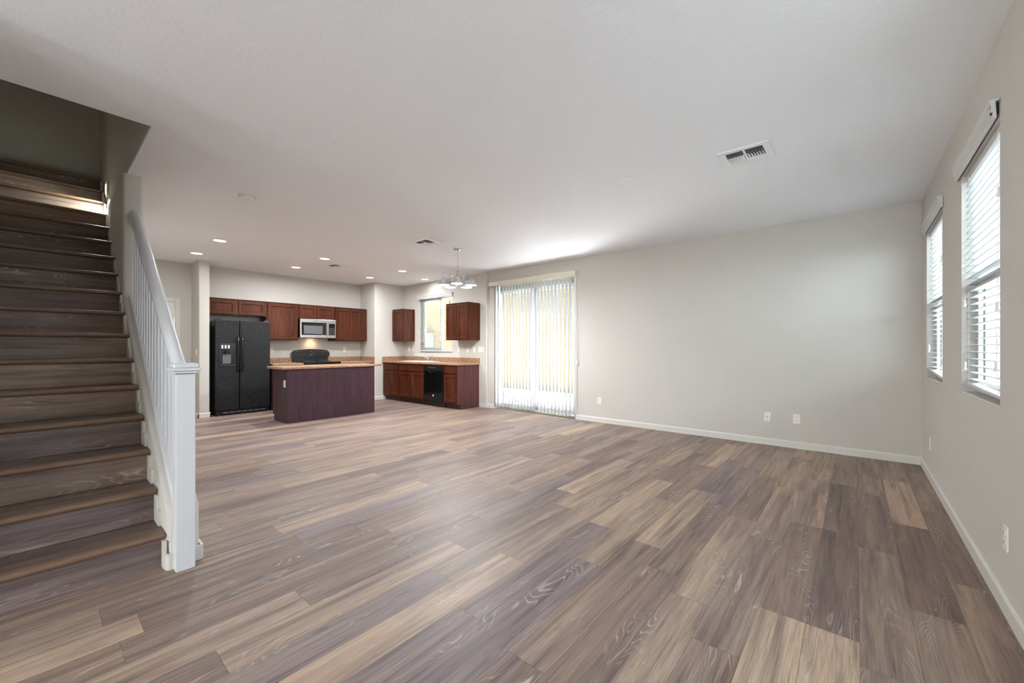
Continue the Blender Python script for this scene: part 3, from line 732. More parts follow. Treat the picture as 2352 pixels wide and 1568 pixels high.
cabinet('wall_cabinet', 'two-door cherry wall cabinet to the right of the sink window', '-y', VF, -6.555, -5.875, .322, 1.375, 2.122, [(-6.54, -6.235, 1.39, 2.10), (-6.215, -5.90, 1.39, 2.10)], group=GB)
# thin top mouldings read as part of each cabinet run
for ch in [o for o in COL.objects if o.name.startswith('wall_cabinet')]:
    bx = [c for c in ch.children if c.name.startswith('carcass')][0]
    xs = [v.co.x for v in bx.data.vertices]; ys = [v.co.y for v in bx.data.vertices]; zs = [v.co.z for v in bx.data.vertices]
    L = ch.location; fx = .012 if min(ys) + L.y < 5.2 else .0; fy = .012 if fx == 0 else 0
    MB().box(min(xs) + L.x, max(xs) + L.x + fx, min(ys) + L.y - fy, max(ys) + L.y, max(zs) + L.z - .001, max(zs) + L.z + .012, .003).build('top_moulding', M['cab'], ch)

BF = YK - .58
GBB = 'base cabinets of the sink run'
CZ = .868
cabinet('base_cabinet', 'two-door cherry base cabinet with one drawer in the far corner', '-y', BF, -8.52, -7.872, .578, 0, CZ, [(-8.50, -8.205, .135, .672), (-8.19, -7.895, .135, .672)], [(-8.50, -7.895, .705, .85)], GBB, toe=True)
cabinet('base_cabinet', 'two-door cherry sink base cabinet with a wide false drawer front', '-y', BF, -7.87, -6.955, .578, 0, CZ, [(-7.85, -7.43, .135, .672), (-7.405, -6.975, .135, .672)], [(-7.85, -6.975, .705, .85)], GBB, toe=True, hollow=True)
cabinet('base_cabinet', 'narrow one-door cherry base cabinet with drawer right of the dishwasher', '-y', BF, -6.33, -5.925, .578, 0, CZ, [(-6.315, -5.955, .135, .672)], [(-6.315, -5.955, .705, .85)], GBB, toe=True, end=(-5.925, -5.905))
GR = 'base cabinets of the range run'
RF = -8.575
cabinet('base_cabinet', 'cherry base cabinet between refrigerator and range, behind the island', '+x', RF, 2.955, 3.515, RF - XL - .002, 0, CZ, [(2.975, 3.495, .135, .672)], [(2.975, 3.495, .705, .85)], GR, toe=True)
cabinet('base_cabinet', 'cherry base cabinet right of the range, behind the island', '+x', RF, 4.295, 5.10, RF - XL - .002, 0, CZ, [(4.315, 4.69, .135, .672), (4.71, 5.08, .135, .672)], [(4.315, 5.08, .705, .85)], GR, toe=True)

def slab(mb, x0, x1, y0, y1, z0=CZ + .001, z1=.908): mb.box(x0, x1, y0, y1, z0, z1, .006, 3)
# countertops
ct = thing('countertop', 'speckled tan L-splash countertop of the sink run', 'countertop', (-7.2, 5.6, .89))
SXa, SXb, SYa, SYb = -7.86, -7.06, 5.385, 5.80
c = MB(); slab(c, -8.533, SXa, 5.288, YK - .001); slab(c, SXb, -5.882, 5.288, YK - .001); c.box(SXa, SXb, 5.288, SYa, CZ + .001, .908); c.box(SXa, SXb, SYb, YK - .001, CZ + .001, .908)
c.build('counter_slab', M['stone'], ct)
c = MB(); c.box(-8.533, -5.882, YK - .02, YK - .001, .908, 1.008, .003); c.box(-8.533, -8.514, 5.30, YK - .02, .908, 1.008, .003); c.build('backsplash', M['stone'], ct)
ct = thing('countertop', 'speckled tan countertop between the refrigerator and the range', 'countertop', (-8.86, 3.2, .89))
c = MB(); slab(c, XL + .001, -8.535, 2.945, 3.52); c.build('counter_slab', M['stone'], ct)
c = MB(); c.box(XL + .001, XL + .02, 2.945, 3.52, .908, 1.008, .003); c.build('backsplash', M['stone'], ct)
ct = thing('countertop', 'speckled tan countertop right of the range ending at the wall', 'countertop', (-8.86, 4.7, .89))
c = MB(); slab(c, XL + .001, -8.535, 4.292, 5.105); c.build('counter_slab', M['stone'], ct)
c = MB(); c.box(XL + .001, XL + .02, 4.292, 5.087, .908, 1.008, .003); c.box(XL + .001, -8.54, 5.087, 5.106, .908, 1.008, .003); c.build('backsplash', M['stone'], ct)
# island
isl = thing('kitchen_island', 'dark plum-brown kitchen island with plain panelled back', 'island', (-7.22, 3.37, 0))
IX0, IX1, IY0, IY1 = -7.535, -6.935, 2.60, 4.142
MB().box(IX0 + .02, IX1 - .02, IY0 + .018, IY1 - .018, .10, CZ).build('carcass', M['cab'], isl)
MB().box(IX0 + .075, IX1 - .02, IY0 + .018, IY1 - .018, 0, .10).build('toe_kick', M['toe'], isl)
MB().box(IX1 - .02, IX1, IY0 - .002, IY1 + .002, .004, CZ, .0015).build('back_panel', M['panel'], isl)
for nm, y0, y1 in (('end_panel', IY0, IY0 + .018), ('end_panel', IY1 - .018, IY1)):
    MB().prism([(IX0, .10), (IX0 + .055, .10), (IX0 + .055, 0), (IX1 - .02, 0), (IX1 - .02, CZ), (IX0, CZ)], 'y', y0, y1).build(nm, M['endp'] if y0 > 3 else M['panel'], isl)
for (a, b) in ((2.63, 3.12), (3.14, 3.62), (3.64, 4.11)):
    b2 = front_panel('+x', 0, a, b, .135, .672, .048); bmesh.ops.transform(b2.bm, matrix=Matrix.Translation((IX0 + .019, 0, 0)) @ Matrix.Diagonal((-1, 1, 1, 1)), verts=b2.bm.verts[:]); bmesh.ops.reverse_faces(b2.bm, faces=b2.bm.faces[:]); b2.build('door', M['cab'], isl)
    b2 = front_panel('+x', 0, a, b, .705, .85, .03, raised=False); bmesh.ops.transform(b2.bm, matrix=Matrix.Translation((IX0 + .019, 0, 0)) @ Matrix.Diagonal((-1, 1, 1, 1)), verts=b2.bm.verts[:]); bmesh.ops.reverse_faces(b2.bm, faces=b2.bm.faces[:]); b2.build('drawer_front', M['cab'], isl)
c = MB(); slab(c, -7.56, -6.895, 2.515, 4.272); c = c.build('countertop', M['stone']); tag(c, 'speckled tan countertop overhanging the kitchen island', 'countertop')
o = plate('power_outlet', 'pale outlet plate on the end panel of the kitchen island', 'outlet', (-7.03, IY0, .634), '-y', 'outlet')

# sink and faucet
sk = thing('kitchen_sink', 'white double-bowl sink set into the counter under the window', 'sink', ((SXa + SXb) / 2, 5.6, .9))
c = MB(); R0, R1 = .0, .02
c.box(SXa - .02, SXb + .02, SYa - .02, SYa + .02, .908, .918, .004); c.box(SXa - .02, SXb + .02, SYb - .06, SYb + .02, .908, .918, .004); c.box(SXa - .02, SXa + .02, SYa + .02, SYb - .06, .908, .918, .004); c.box(SXb - .02, SXb + .02, SYa + .02, SYb - .06, .908, .918, .004); c.box(-7.48, -7.44, SYa + .02, SYb - .06, .885, .916, .004)
c.build('rim', M['sink'], sk)
for x0, x1 in ((SXa + .018, -7.478), (-7.442, SXb - .018)):
    b = MB(); t = .006; y0, y1 = SYa + .018, SYb - .058
    b.box(x0, x1, y0, y1, .73, .736); b.box(x0, x0 + t, y0, y1, .736, .912); b.box(x1 - t, x1, y0, y1, .736, .912); b.box(x0 + t, x1 - t, y0, y0 + t, .736, .912); b.box(x0 + t, x1 - t, y1 - t, y1, .736, .912); bo = b.build('bowl', M['sink'], sk)
    MB().cyl(((x0 + x1) / 2, 5.56, .736), ((x0 + x1) / 2, 5.56, .739), .04, n=20).build('drain', M['chrome'], bo)
fa = thing('faucet', 'chrome single-lever kitchen faucet with a low arched spout', 'faucet', (-7.42, 5.785, .918))
c = MB(); c.box(-7.53, -7.25, 5.765, 5.81, .9175, .927, .006); c.build('deck_plate', M['chrome'], fa)
c = MB(); c.lathe([(.0, .0), (.024, .0), (.023, .03), (.018, .05), (.017, .10), (.012, .115), (.0, .118)], (-7.42, 5.787, .927), 20); c.build('body', M['chrome'], fa, smooth=True)
c = MB(); c.tube([(-7.42, 5.78, .965), (-7.46, 5.74, 1.005), (-7.52, 5.69, 1.04), (-7.59, 5.64, 1.062), (-7.65, 5.60, 1.066), (-7.68, 5.575, 1.055), (-7.685, 5.572, 1.035)], [.014, .0135, .0125, .0115, .011, .0115, .012], 12); c.build('spout', M['chrome'], fa, smooth=True)
c = MB(); c.tube([(-7.42, 5.787, 1.04), (-7.45, 5.775, 1.075), (-7.50, 5.755, 1.105), (-7.545, 5.735, 1.118)], [.010, .008, .007, .009], 10); c.build('lever', M['chrome'], fa, smooth=True)
c = MB(); c.lathe([(.0, .0), (.018, .0), (.016, .02), (.011, .03), (.013, .085), (.015, .10), (.0, .105)], (-7.285, 5.787, .927), 16); c.build('side_sprayer', M['chrome'], fa, smooth=True)

# ------------------------------------------------------------------ refrigerator
fr = thing('refrigerator', 'black side-by-side refrigerator with water dispenser beside the wall stub', 'refrigerator', (-8.88, 2.48, 0))
FY0, FY1, FX = 2.045, 2.925, -8.615
MB().box(XL + .03, FX - .09, FY0 + .005, FY1 - .005, .03, 1.70, .006).build('body', M['satin'], fr)
c = MB(); c.box(FX - .10, FX - .03, FY0 + .01, FY1 - .01, .015, .085, .004); g = c.build('base_grille', M['satin'], fr)
c = MB()
for k in range(7): c.box(FX - .03, FX - .024, FY0 + .12 + k * .10, FY0 + .20 + k * .10, .035, .06, .002)
c.build('grille_slot', M['grey'], g)
for y in (FY0 + .06, FY1 - .06): MB().cyl((FX - .07, y, 0), (FX - .07, y, .03), .02, n=12).build('foot', M['grey'], fr)
ZB, ZT, YS = .09, 1.715, 2.417
DY0, DY1, DZ0, DZ1b = 2.105, 2.355, .885, 1.295
c = MB(); x0, x1 = FX - .083, FX
c.box(x0, x1, FY0, YS - .004, ZB, ZT, .012, 3)
fd = c.build('freezer_door', M['fridge'], fr)
c = MB(); c.box(FX - .002, FX + .010, DY0, DY1, DZ1b - .115, DZ1b, .004); c.box(FX - .002, FX + .010, DY0, DY0 + .028, DZ0, DZ1b - .115, .003); c.box(FX - .002, FX + .010, DY1 - .028, DY1, DZ0, DZ1b - .115, .003); c.box(FX - .002, FX + .014, DY0, DY1, DZ0, DZ0 + .03, .004)
dp = c.build('dispenser', M['satin'], fd)
MB().box(FX + .001, FX + .0025, DY0 + .028, DY1 - .028, DZ0 + .03, DZ1b - .115).build('recess', M['black'], fd)
c = MB()
for k in range(3): c.box(FX + .009, FX + .013, DY0 + .03 + k * .048, DY0 + .056 + k * .048, DZ1b - .09, DZ1b - .03, .003)
c.build('dispenser_button', M['plate'], fd)
c = MB(); c.box(FX + .002, FX + .009, 2.15, 2.28, .93, 1.10, .004); c.build('paddle', M['grey'], fd)
c = MB(); c.lathe([(0, 0), (.05, 0), (.03, .045), (0, .05)], (FX + .003, 2.22, 1.115), 16); c.build('spout', M['black'], fd)
c = MB(); c.box(x0, x1, YS + .004, FY1, ZB, ZT, .012, 3); rd = c.build('fridge_door', M['fridge'], fr)
for par, y in ((fd, 2.385), (rd, 2.449)):
    c = MB(); c.tube([(FX - .002, y, 1.405), (FX + .03, y, 1.405), (FX + .05, y, 1.385), (FX + .053, y, 1.30), (FX + .053, y, .90), (FX + .05, y, .81), (FX + .03, y, .79), (FX - .002, y, .79)], .0145, 10); c.build('handle', M['black'], par, smooth=True)
for y in (FY0 + .06, FY1 - .06): MB().box(FX - .14, FX - .01, y - .04, y + .04, 1.70, 1.735, .006).build('hinge_cap', M['satin'], fr)

# ------------------------------------------------------------------ microwave
mw = thing('microwave', 'stainless over-the-range microwave with black window under short cabinet', 'microwave', (-8.97, 3.925, 1.42))
MX, MY0, MY1, MZ0, MZ1 = -8.79, 3.548, 4.305, 1.428, 1.828
MB().box(XL + .003, MX - .03, MY0 + .004, MY1 - .004, MZ0 + .004, MZ1, .003).build('body', M['black'], mw)
yd = 4.125
c = MB(); c.box(MX - .03, MX, MY0, yd, MZ0, MZ0 + .058, .003); c.box(MX - .03, MX, MY0, yd, MZ1 - .075, MZ1, .003); c.box(MX - .03, MX, MY0, MY0 + .03, MZ0 + .058, MZ1 - .075); c.box(MX - .03, MX, yd - .035, yd, MZ0 + .058, MZ1 - .075)
md = c.build('door', M['steel'], mw)
MB().box(MX - .028, MX - .004, MY0 + .03, yd - .035, MZ0 + .058, MZ1 - .075).build('window', M['black'], md)
MB().box(MX - .004, MX - .002, MY0 + .075, yd - .11, MZ0 + .085, MZ1 - .14).build('window_mesh', M['grey'], md)
c = MB(); c.box(MX + .012, MX + .03, yd - .028, yd - .008, MZ0 + .05, MZ1 - .07, .006); c.box(MX - .001, MX + .014, yd - .024, yd - .012, MZ0 + .06, MZ0 + .08); c.box(MX - .001, MX + .014, yd - .024, yd - .012, MZ1 - .10, MZ1 - .08); c.build('handle', M['steel'], md)
c = MB(); c.box(MX - .03, MX, yd + .003, MY1, MZ0, MZ1, .003); cp = c.build('control_panel', M['steel'], mw)
MB().box(MX - .001, MX + .002, yd + .022, MY1 - .022, MZ0 + .062, MZ1 - .085).build('keypad', M['black'], cp)
c = MB()
for i in range(6):
    for j in range(3): c.box(MX + .0018, MX + .003, yd + .036 + j * .04, yd + .060 + j * .04, MZ0 + .075 + i * .026, MZ0 + .088 + i * .026)
c.build('button', M['grey'], cp)
MB().cyl((MX - .001, 3.86, MZ1 - .036), (MX + .001, 3.86, MZ1 - .036), .009, n=16).build('badge', M['grey'], md)
c = MB(); c.box(MX - .25, MX - .06, 3.70, 4.15, MZ0 - .008, MZ0 + .006, .002); c.build('vent_filter', M['grey'], mw)
sp = bpy.data.lights.new('hood_lamp', 'SPOT'); sp.energy = .6; sp.color = (1, .56, .30); sp.spot_size = radians(150); sp.spot_blend = 1.0; sp.shadow_soft_size = .03
so = bpy.data.objects.new('hood_lamp', sp); COL.objects.link(so); so.parent = mw; so.location = Vector((XL + .10, 3.92, MZ0 - .02)) - mw.location
MB().box(XL + .06, XL + .14, 3.86, 3.98, MZ0 - .004, MZ0 + .004).build('lamp_lens', emissive('warm_hood_lens', (1, .72, .42, 1), 1.5), mw)

# ------------------------------------------------------------------ range
rg = thing('electric_range', 'black electric coil range with knob backguard under the microwave', 'stove', (-8.83, 3.905, 0))
GY0, GY1, GX = 3.525, 4.287, -8.515
MB().box(XL + .02, GX - .03, GY0, GY1, .02, .895, .004).build('body', M['satin'], rg)
c = MB(); c.box(XL + .02, GX, GY0, GY1, .895, .918, .008, 3); ck = c.build('cooktop', M['black'], rg)
for (x, y, r) in ((-8.70, 3.72, .105), (-8.70, 4.09, .085), (-8.95, 3.72, .085), (-8.95, 4.09, .105)):
    b = MB(); b.lathe([(r + .012, .0), (r + .014, .004), (r + .004, .003), (r * .3, -.002)], (x, y, .918), 28); dish = b.build('drip_pan', M['chrome'], ck, smooth=True)
    pts = [(x + (r * (.25 + .75 * t / 72)) * cos(t * .262 * 1.0), y + (r * (.25 + .75 * t / 72)) * sin(t * .262), .926) for t in range(73)]
    MB().tube(pts, .0052, 6).build('coil_burner', M['coil'], ck)
c = MB(); prof = []
yc = (GY0 + GY1) / 2; hw = .395
def top(u): return 1.188 - .04 * (u / hw) ** 2
us = [-hw + 2 * hw * i / 16 for i in range(17)]
poly = [(yc - hw, 1.02), (yc - hw, top(hw) - .03)] + [(yc + u, top(u)) for u in us[1:-1]] + [(yc + hw, top(hw) - .03), (yc + hw, 1.02)]
c.prism(poly, 'x', XL + .02, XL + .10); bgd = c.build('backguard', M['black'], rg)
c = MB(); c.box(XL + .02, XL + .075, yc - hw + .02, yc + hw - .02, .918, 1.02, .004); c.build('backguard_base', M['satin'], rg)
for y in (yc - .31, yc - .235, yc - .01, yc + .235, yc + .305):
    b = MB(); b.cyl((XL + .10, y, 1.115), (XL + .108, y, 1.115), .031, n=24); kr = b.build('knob_ring', M['grey'], bgd)
    b = MB(); b.cyl((XL + .108, y, 1.115), (XL + .128, y, 1.115), .023, .019, n=20); b.box(XL + .125, XL + .136, y - .005, y + .005, 1.097, 1.133, .002); b.build('knob', M['satin'], kr)
MB().box(XL + .10, XL + .103, yc - .19, yc - .06, 1.095, 1.14, .001).build('clock_display', M['satin'], bgd)
MB().cyl((XL + .10, yc, 1.063), (XL + .102, yc, 1.063), .007, n=14).build('badge', M['plate'], bgd)
c = MB(); c.box(GX - .03, GX, GY0 + .004, GY1 - .004, .20, .84, .006); od = c.build('oven_door', M['black'], rg)
c = MB(); c.tube([(GX + .035, GY0 + .06, .80), (GX + .035, GY1 - .06, .80)], .011, 10); c.box(GX - .002, GX + .035, GY0 + .07, GY0 + .09, .79, .81); c.box(GX - .002, GX + .035, GY1 - .09, GY1 - .07, .79, .81); c.build('door_handle', M['black'], od)
c = MB(); c.box(GX - .03, GX - .003, GY0 + .004, GY1 - .004, .04, .19, .006); c.build('drawer', M['black'], rg)
c = MB(); c.box(XL + .1, GX - .06, GY0 + .02, GY1 - .02, 0, .022); c.build('base', M['satin'], rg)

# ------------------------------------------------------------------ dishwasher
dw = thing('dishwasher', 'gloss black dishwasher with a round white badge under the counter', 'dishwasher', (-6.64, 5.6, 0))
WX0, WX1 = -6.945, -6.337
MB().box(WX0, WX1, BF + .02, YK - .01, .09, CZ - .004).build('body', M['satin'], dw)
c = MB(); c.box(WX0 + .004, WX1 - .004, BF - .022, BF + .02, .13, .745, .005); dd = c.build('door', M['black'], dw)
c = MB(); c.box(WX0 + .004, WX1 - .004, BF - .026, BF + .02, .748, CZ - .006, .006); c.build('control_panel', M['satin'], dw)
c = MB(); c.tube([(-6.76, BF - .026, .742), (-6.745, BF - .04, .72), (-6.71, BF - .04, .71), (-6.62, BF - .04, .71), (-6.585, BF - .04, .72), (-6.57, BF - .026, .742)], .007, 8); c.build('handle', M['satin'], dd)
c = MB()
for k in range(6): c.box(-6.80 + k * .04, -6.775 + k * .04, BF - .0275, BF - .025, .80, .815)
c.build('button', M['grey'], dw)
c = MB(); c.lathe([(.0, .0), (.022, .0), (.022, .002), (.0, .003)], (-6.64, BF - .0215, .232), 24, axis='-y'); bdg = c.build('badge', M['plate'], dd)
c = MB(); c.lathe([(.014, .003), (.017, .0035), (.014, .004)], (-6.64, BF - .0215, .232), 20, axis='-y'); c.box(-6.647, -6.640, BF - .0262, BF - .0245, .226, .238); c.build('logo', M['grey'], bdg)
MB().box(WX0, WX1, BF + .06, BF + .08, 0, .10).build('toe_kick', M['black'], dw)

# ------------------------------------------------------------------ chandelier
cx, cy = -4.646, 4.182
chd = thing('chandelier', 'five-arm nickel chandelier with white bell glass shades hanging by a chain', 'chandelier', (cx, cy, H))
c = MB(); c.lathe([(.0, .0), (.066, .0), (.066, -.006), (.060, -.022), (.04, -.038), (.012, -.046), (.0, -.046)], (cx, cy, H), 28); c.build('canopy', M['nickel'], chd, smooth=True)
c = MB(); z = H - .045
k = 0
while z > 2.475:
    pts = []
    for a in range(0, 360, 30):
        u, w = .0085 * cos(radians(a)), .015 * sin(radians(a))
        pts.append((cx + (u if k % 2 else 0), cy + (0 if k % 2 else u), z - .013 + w))
    c.tube(pts, .0018, 5, closed=True); z -= .0235; k += 1
c.build('chain', M['nickel'], chd, smooth=True)
c = MB(); c.tube([(cx + .026 * cos(radians(a)) * .8, cy + .026 * cos(radians(a)) * .6, 2.452 + .026 * sin(radians(a))) for a in range(0, 360, 20)], .0032, 6, closed=True); c.build('loop_ring', M['nickel'], chd, smooth=True)
c = MB(); c.lathe([(.0, 2.426), (.007, 2.424), (.007, 2.405), (.024, 2.392), (.026, 2.372), (.016, 2.358), (.020, 2.33), (.026, 2.29), (.024, 2.255), (.016, 2.238), (.030, 2.222), (.034, 2.205), (.026, 2.19), (.012, 2.178), (.016, 2.166), (.010, 2.152), (.0, 2.148)], (cx, cy, 0), 24); c.build('column', M['nickel'], chd, smooth=True)
fwd = Vector((-sin(.7040235), cos(.7040235), 0)); rgt = Vector((cos(.7040235), sin(.7040235), 0))
for i in range(5):
    th = radians(-14 + 72 * i); d = rgt * cos(th) + fwd * sin(th)
    P = lambda r, z: (cx + d.x * r, cy + d.y * r, z)
    path = [P(.02, 2.205), P(.05, 2.200), P(.085, 2.225), P(.105, 2.27)] + [P(.16 - .055 * cos(radians(a)), 2.295 + .05 * sin(radians(a))) for a in (20, 55, 90, 125, 160)] + [P(.215, 2.285), P(.215, 2.268)]
    c = MB(); c.tube(path, .0052, 8)
    c.tube([P(.06 + .02 * cos(radians(a)) * (1 - a / 900), 2.228 + .02 * sin(radians(a)) * (1 - a / 900)) for a in range(-90, 360, 30)], .0034, 6)
    ar = c.build('arm', M['nickel'], chd, smooth=True)
    c = MB(); c.lathe([(.0, 2.276), (.02, 2.274), (.026, 2.262), (.026, 2.25), (.0, 2.25)], P(.215, 0), 18); c.build('socket_cup', M['nickel'], ar, smooth=True)
    c = MB(); c.lathe([(.022, 2.262), (.034, 2.256), (.052, 2.236), (.067, 2.205), (.078, 2.178), (.088, 2.170), (.086, 2.167), (.075, 2.174), (.063, 2.203), (.048, 2.232), (.03, 2.250), (.021, 2.256)], P(.215, 0), 28); c.build('lamp_shade', M['shade'], chd, smooth=True)
    c = MB(); c.tube([P(.215, 0)] * 0 + [(cx + d.x * .215 + .080 * cos(radians(a)), cy + d.y * .215 + .080 * sin(radians(a)), 2.1795) for a in range(0, 360, 15)], .0022, 5, closed=True); c.build('shade_band', M['grey'], chd)
    c = MB(); c.ball(P(.215, 2.185), .027, 1, 1, 1.15); c.build('bulb', M['bulb'], chd, smooth=True)

# ------------------------------------------------------------------ recessed lights
LP = [(-8.10, 1.675, 'round recessed ceiling light nearest the wall stub, above the hallway'), (-6.885, 1.69, 'round recessed ceiling light nearest the stair railing'),
      (-8.08, 3.185, 'round recessed ceiling light in front of the range wall, left of the small vent'), (-6.92, 3.195, 'round recessed ceiling light above the kitchen island, between the two vents'),
      (-8.04, 4.69, 'round recessed ceiling light in front of the wall corner'), (-6.86, 4.71, 'round recessed ceiling light between the island and the sink run'),
      (-7.30, 5.60, 'round recessed ceiling light right above the kitchen sink')]
def recessed(x, y, label):
    r = thing('recessed_light', label, 'ceiling light', (x, y, H), 'recessed lights over the kitchen')
    c = MB(); c.lathe([(.078, -.001), (.080, -.006), (.098, -.005), (.1, -.001)], (x, y, H), 32); c.build('trim_ring', M['plate'], r, smooth=True)
    c = MB(); c.lathe([(.0, -.0025), (.079, -.0025), (.079, -.0045), (.0, -.0055)], (x, y, H), 32); c.build('lens', M['lens'], r)
    area('recessed_lamp', (0, 0, -.012), (0, 0, 0), .14, .14, 3.2, (.95, .98, 1), spread=175, shape='DISK', parent=r)
    return r
r0 = recessed(*LP[0])
rl = [r0] + [dup(r0, (x, y, H), lb) for x, y, lb in LP[1:]]
for r, e in ((rl[0], .4), (rl[6], .45), (rl[4], 1.6)):                      # dimmer lamps next to the wall stub and over the sink
    for ch in r.children:
        if ch.type == 'LIGHT': ch.data = ch.data.copy(); ch.data.energy = e

# ------------------------------------------------------------------ ceiling vents, detector, cover disc
def vent(x, y, w, label):
    r = thing('ceiling_vent', label, 'vent', (x, y, H), 'white air vents in the ceiling')
    hw = w / 2; b = w * .14; inn = hw - b
    c = MB(); z0, z1 = H - .009, H - .0005
    for q in ((-hw, hw, -hw, -inn), (-hw, hw, inn, hw), (-hw, -inn, -inn, inn), (inn, hw, -inn, inn), (-.008, .008, -inn, inn)): c.box(x + q[0], x + q[1], y + q[2], y + q[3], z0, z1, .002)
    c.build('frame', M['vent'], r)
    MB().box(x - inn, x + inn, y - inn, y + inn, H - .0015, H - .0003).build('duct_opening', M['duct'], r)
    def louvre(axis, a, b0, c0, c1, tilt):
        h = .0105; l = MB(); t = .0008
        if axis == 'x':
            l.loft([[(u, a - h * sin(tilt), z1 - .010 - h * cos(tilt) * .45), (u, a - h * sin(tilt) + t, z1 - .010 - h * cos(tilt) * .45), (u, a + h * sin(tilt) + t, z1 - .003), (u, a + h * sin(tilt), z1 - .003)] for u in (c0, c1)])
        else:
            l.loft([[(a - h * sin(tilt), u, z1 - .010 - h * cos(tilt) * .45), (a - h * sin(tilt) + t, u, z1 - .010 - h * cos(tilt) * .45), (a + h * sin(tilt) + t, u, z1 - .003), (a + h * sin(tilt), u, z1 - .003)] for u in (c0, c1)])
        l.build('louvre', M['vent'], r)
    for sgn, u0, u1 in ((-1, x - inn, x - .009), (1, x + .009, x + inn)):
        for k in range(4): louvre('x', y - inn + .012 + k * .019, 0, u0, u1, radians(50))
        for k in range(4): louvre('x', y + inn - .012 - k * .019, 0, u0, u1, radians(-50))
        m0, m1 = y - inn + .086, y + inn - .086
        for k in range(6): louvre('y', u0 + .012 + (u1 - u0 - .02) * k / 5.2, 0, m0, m1, radians(-48 * sgn))
    return r
vent(-.656, 3.640, .35, 'large white ceiling vent over the empty living area')
vent(-4.714, 3.660, .345, 'white ceiling vent just left of the chandelier')
vent(-7.345, 3.62, .30, 'small white ceiling vent over the island among the recessed lights')
sd = thing('smoke_detector', 'round white smoke detector on the ceiling near the stairs', 'smoke detector', (-4.655, 1.372, H))
c = MB(); c.lathe([(.0, -.001), (.075, -.001), (.076, -.012), (.071, -.016)], (-4.655, 1.372, H), 32); c.build('mounting_base', M['plate'], sd, smooth=True)
c = MB(); c.lathe([(.066, -.012), (.068, -.026), (.06, -.036), (.045, -.042), (.0, -.043)], (-4.655, 1.372, H), 32); c.build('cover', M['vent'], sd, smooth=True)
c = MB(); c.lathe([(.0, -.001), (.062, -.001), (.062, -.004), (.057, -.006), (.0, -.0065)], (-1.572, 3.466, H), 36); o = c.build('ceiling_cover', M['ceil'], smooth=True); tag(o, 'flat round white cover disc on the ceiling beside the large vent', 'cover plate')

# ------------------------------------------------------------------ stair light
LXS = -6.235
sl = thing('step_light', 'small lit wall light beside the upper stair treads', 'wall light', (LXS, sy(LXS), 2.95))
yy = sy(LXS) + .004
c = MB(); c.box(LXS - .045, LXS + .045, yy - .008, yy, 2.875, 3.035, .004); c.build('cover_plate', M['plate'], sl)
c = MB(); c.box(LXS - .03, LXS + .03, yy - .012, yy - .007, 2.90, 3.0, .003); c.build('lens', emissive('cool_step_lens', (.95, 1, .92, 1), 6), sl)
area('step_lamp', (-.01, -.03, -.06), (radians(-38), 0, 0), .05, .05, .8, (.92, 1, .90), spread=160, parent=sl)

# ------------------------------------------------------------------ hallway door
root = bpy.data.objects.new('door_2', None); COL.objects.link(root); root.location = (XL, 1.19, 0); struct(root)
c = MB()
for y0, y1, z0, z1 in ((.72, .785, 0, 2.10), (1.595, 1.66, 0, 2.10), (.785, 1.595, 2.03, 2.10)): c.box(XL - .001, XL + .014, y0, y1, z0, z1, .004)
c.box(XL - .11, XL, .78, .795, 0, 2.035); c.box(XL - .11, XL, 1.585, 1.60, 0, 2.035); c.box(XL - .11, XL, .795, 1.585, 2.02, 2.035)
c.build('door_casing', M['trim'], root)
c = MB(); c.box(XL - .05, XL - .015, .797, 1.583, .01, 2.018, .003); dl = c.build('door_leaf', M['door'], root)
for (z0, z1) in ((.2, .85), (1.0, 1.85)):
    for (y0, y1) in ((.88, 1.15), (1.23, 1.50)):
        b = front_panel('+x', XL - .018, y0, y1, z0, z1, .02, .008); b.build('door_recess', M['door'], dl)
c = MB(); c.ball((XL + .04, .86, .95), .026); c.cyl((XL - .016, .86, .95), (XL + .03, .86, .95), .012); c.build('door_knob', M['nickel'], dl, smooth=True)

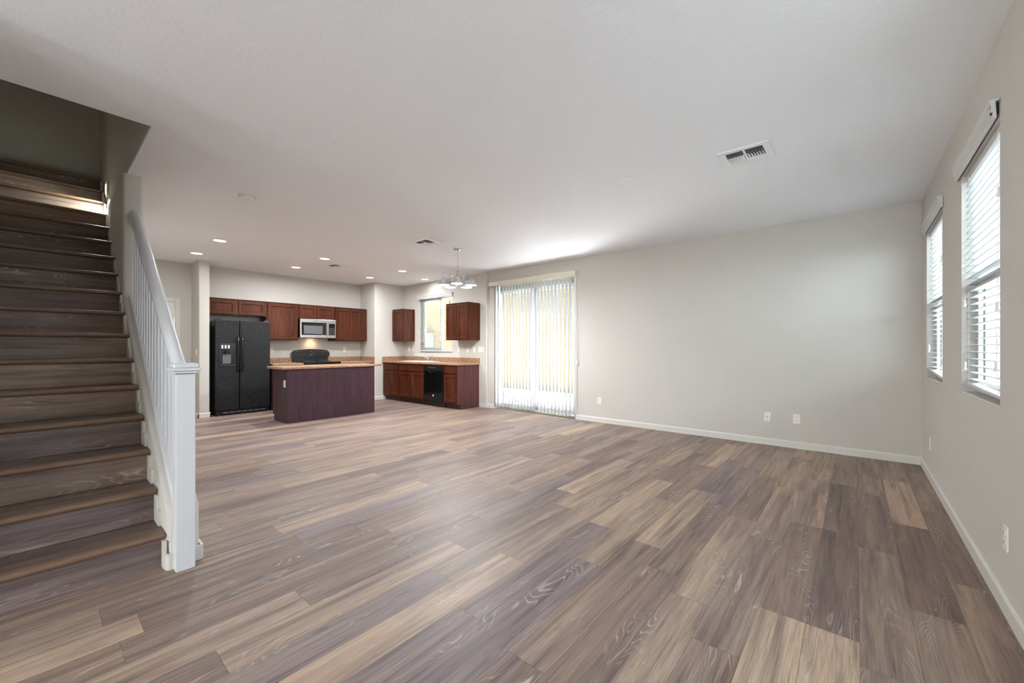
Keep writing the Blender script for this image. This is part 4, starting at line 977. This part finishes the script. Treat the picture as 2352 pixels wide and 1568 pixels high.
# ------------------------------------------------------------------ outdoors
struct(MB().box(-30, 30, YB + TH, 10, -.16, -.10).build('ground', M['gravel']))
struct(MB().box(-6.6, -2.4, YB + TH, 7.6, -.11, -.04).build('patio', M['patio']))
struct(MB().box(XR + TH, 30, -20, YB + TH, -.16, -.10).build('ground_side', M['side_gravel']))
struct(MB().box(-30, 30, 10, 40, -.16, -.10).build('ground_far', M['gravel']))
struct(MB().box(-30, XR + TH, -20, YREAR - .12, -.16, -.10).build('ground_front', M['gravel']))
nb = thing('neighbour_house', 'cream yellow stucco house wall across the yard, seen through the glass', 'building', (-9, 10.2, -.1))
MB().box(-26, -.5, 10, 14, -.1, 6.2).build('wall', M['yellow'], nb)
MB().box(-26.3, -.2, 9.6, 14.4, 6.2, 6.4).build('roof_edge', M['pale'], nb)
ub = thing('utility_cabinet', 'pale blue-grey utility cabinet standing against the yellow house wall', 'utility box', (-12.9, 9.8, -.1))
M['utility'] = simple('blue_grey_sheet_metal', srgb(92, 97, 106), .5, var=.03)
MB().box(-13.5, -12.46, 9.55, 9.99, -.1, 1.79, .01).build('body', M['utility'], ub)
MB().box(-13.45, -12.5, 9.535, 9.551, .0, 1.74, .004).build('door', M['utility'], ub)
gt = thing('metal_gate', 'pale barred side-yard gate seen through the lower window panes', 'gate', (1.6, 9.0, -.1))
for z in (.0, .85, 1.55): MB().box(.72, 2.9, 8.985, 9.015, z, z + .05).build('rail', M['vinyl'], gt)
for k in range(44): MB().box(.74 + k * .049, .764 + k * .049, 8.99, 9.01, -.1, 1.62).build('bar', M['vinyl'], gt)
fn = thing('light_block_fence', 'grey fence added out of view to block low light at the side windows', 'fence', (3.6, 3, -.1))  # unseen fence, added to keep grazing outdoor light off the back wall
MB().box(3.6, 3.75, -8, 13, -.1, 1.85).build('fence_body', M['pale'], fn)
MB().box(3.57, 3.78, -8, 13, 1.85, 1.92).build('coping', M['pale'], fn)
bw = thing('block_wall', 'pale grey block wall far behind the barred gate', 'wall', (3, 13, -.1))
MB().box(-.4, 3.5, 13, 13.2, -.1, 1.75).build('wall_body', M['pale'], bw)
MB().box(-.4, 3.5, 12.97, 13.23, 1.75, 1.83).build('coping', M['pale'], bw)
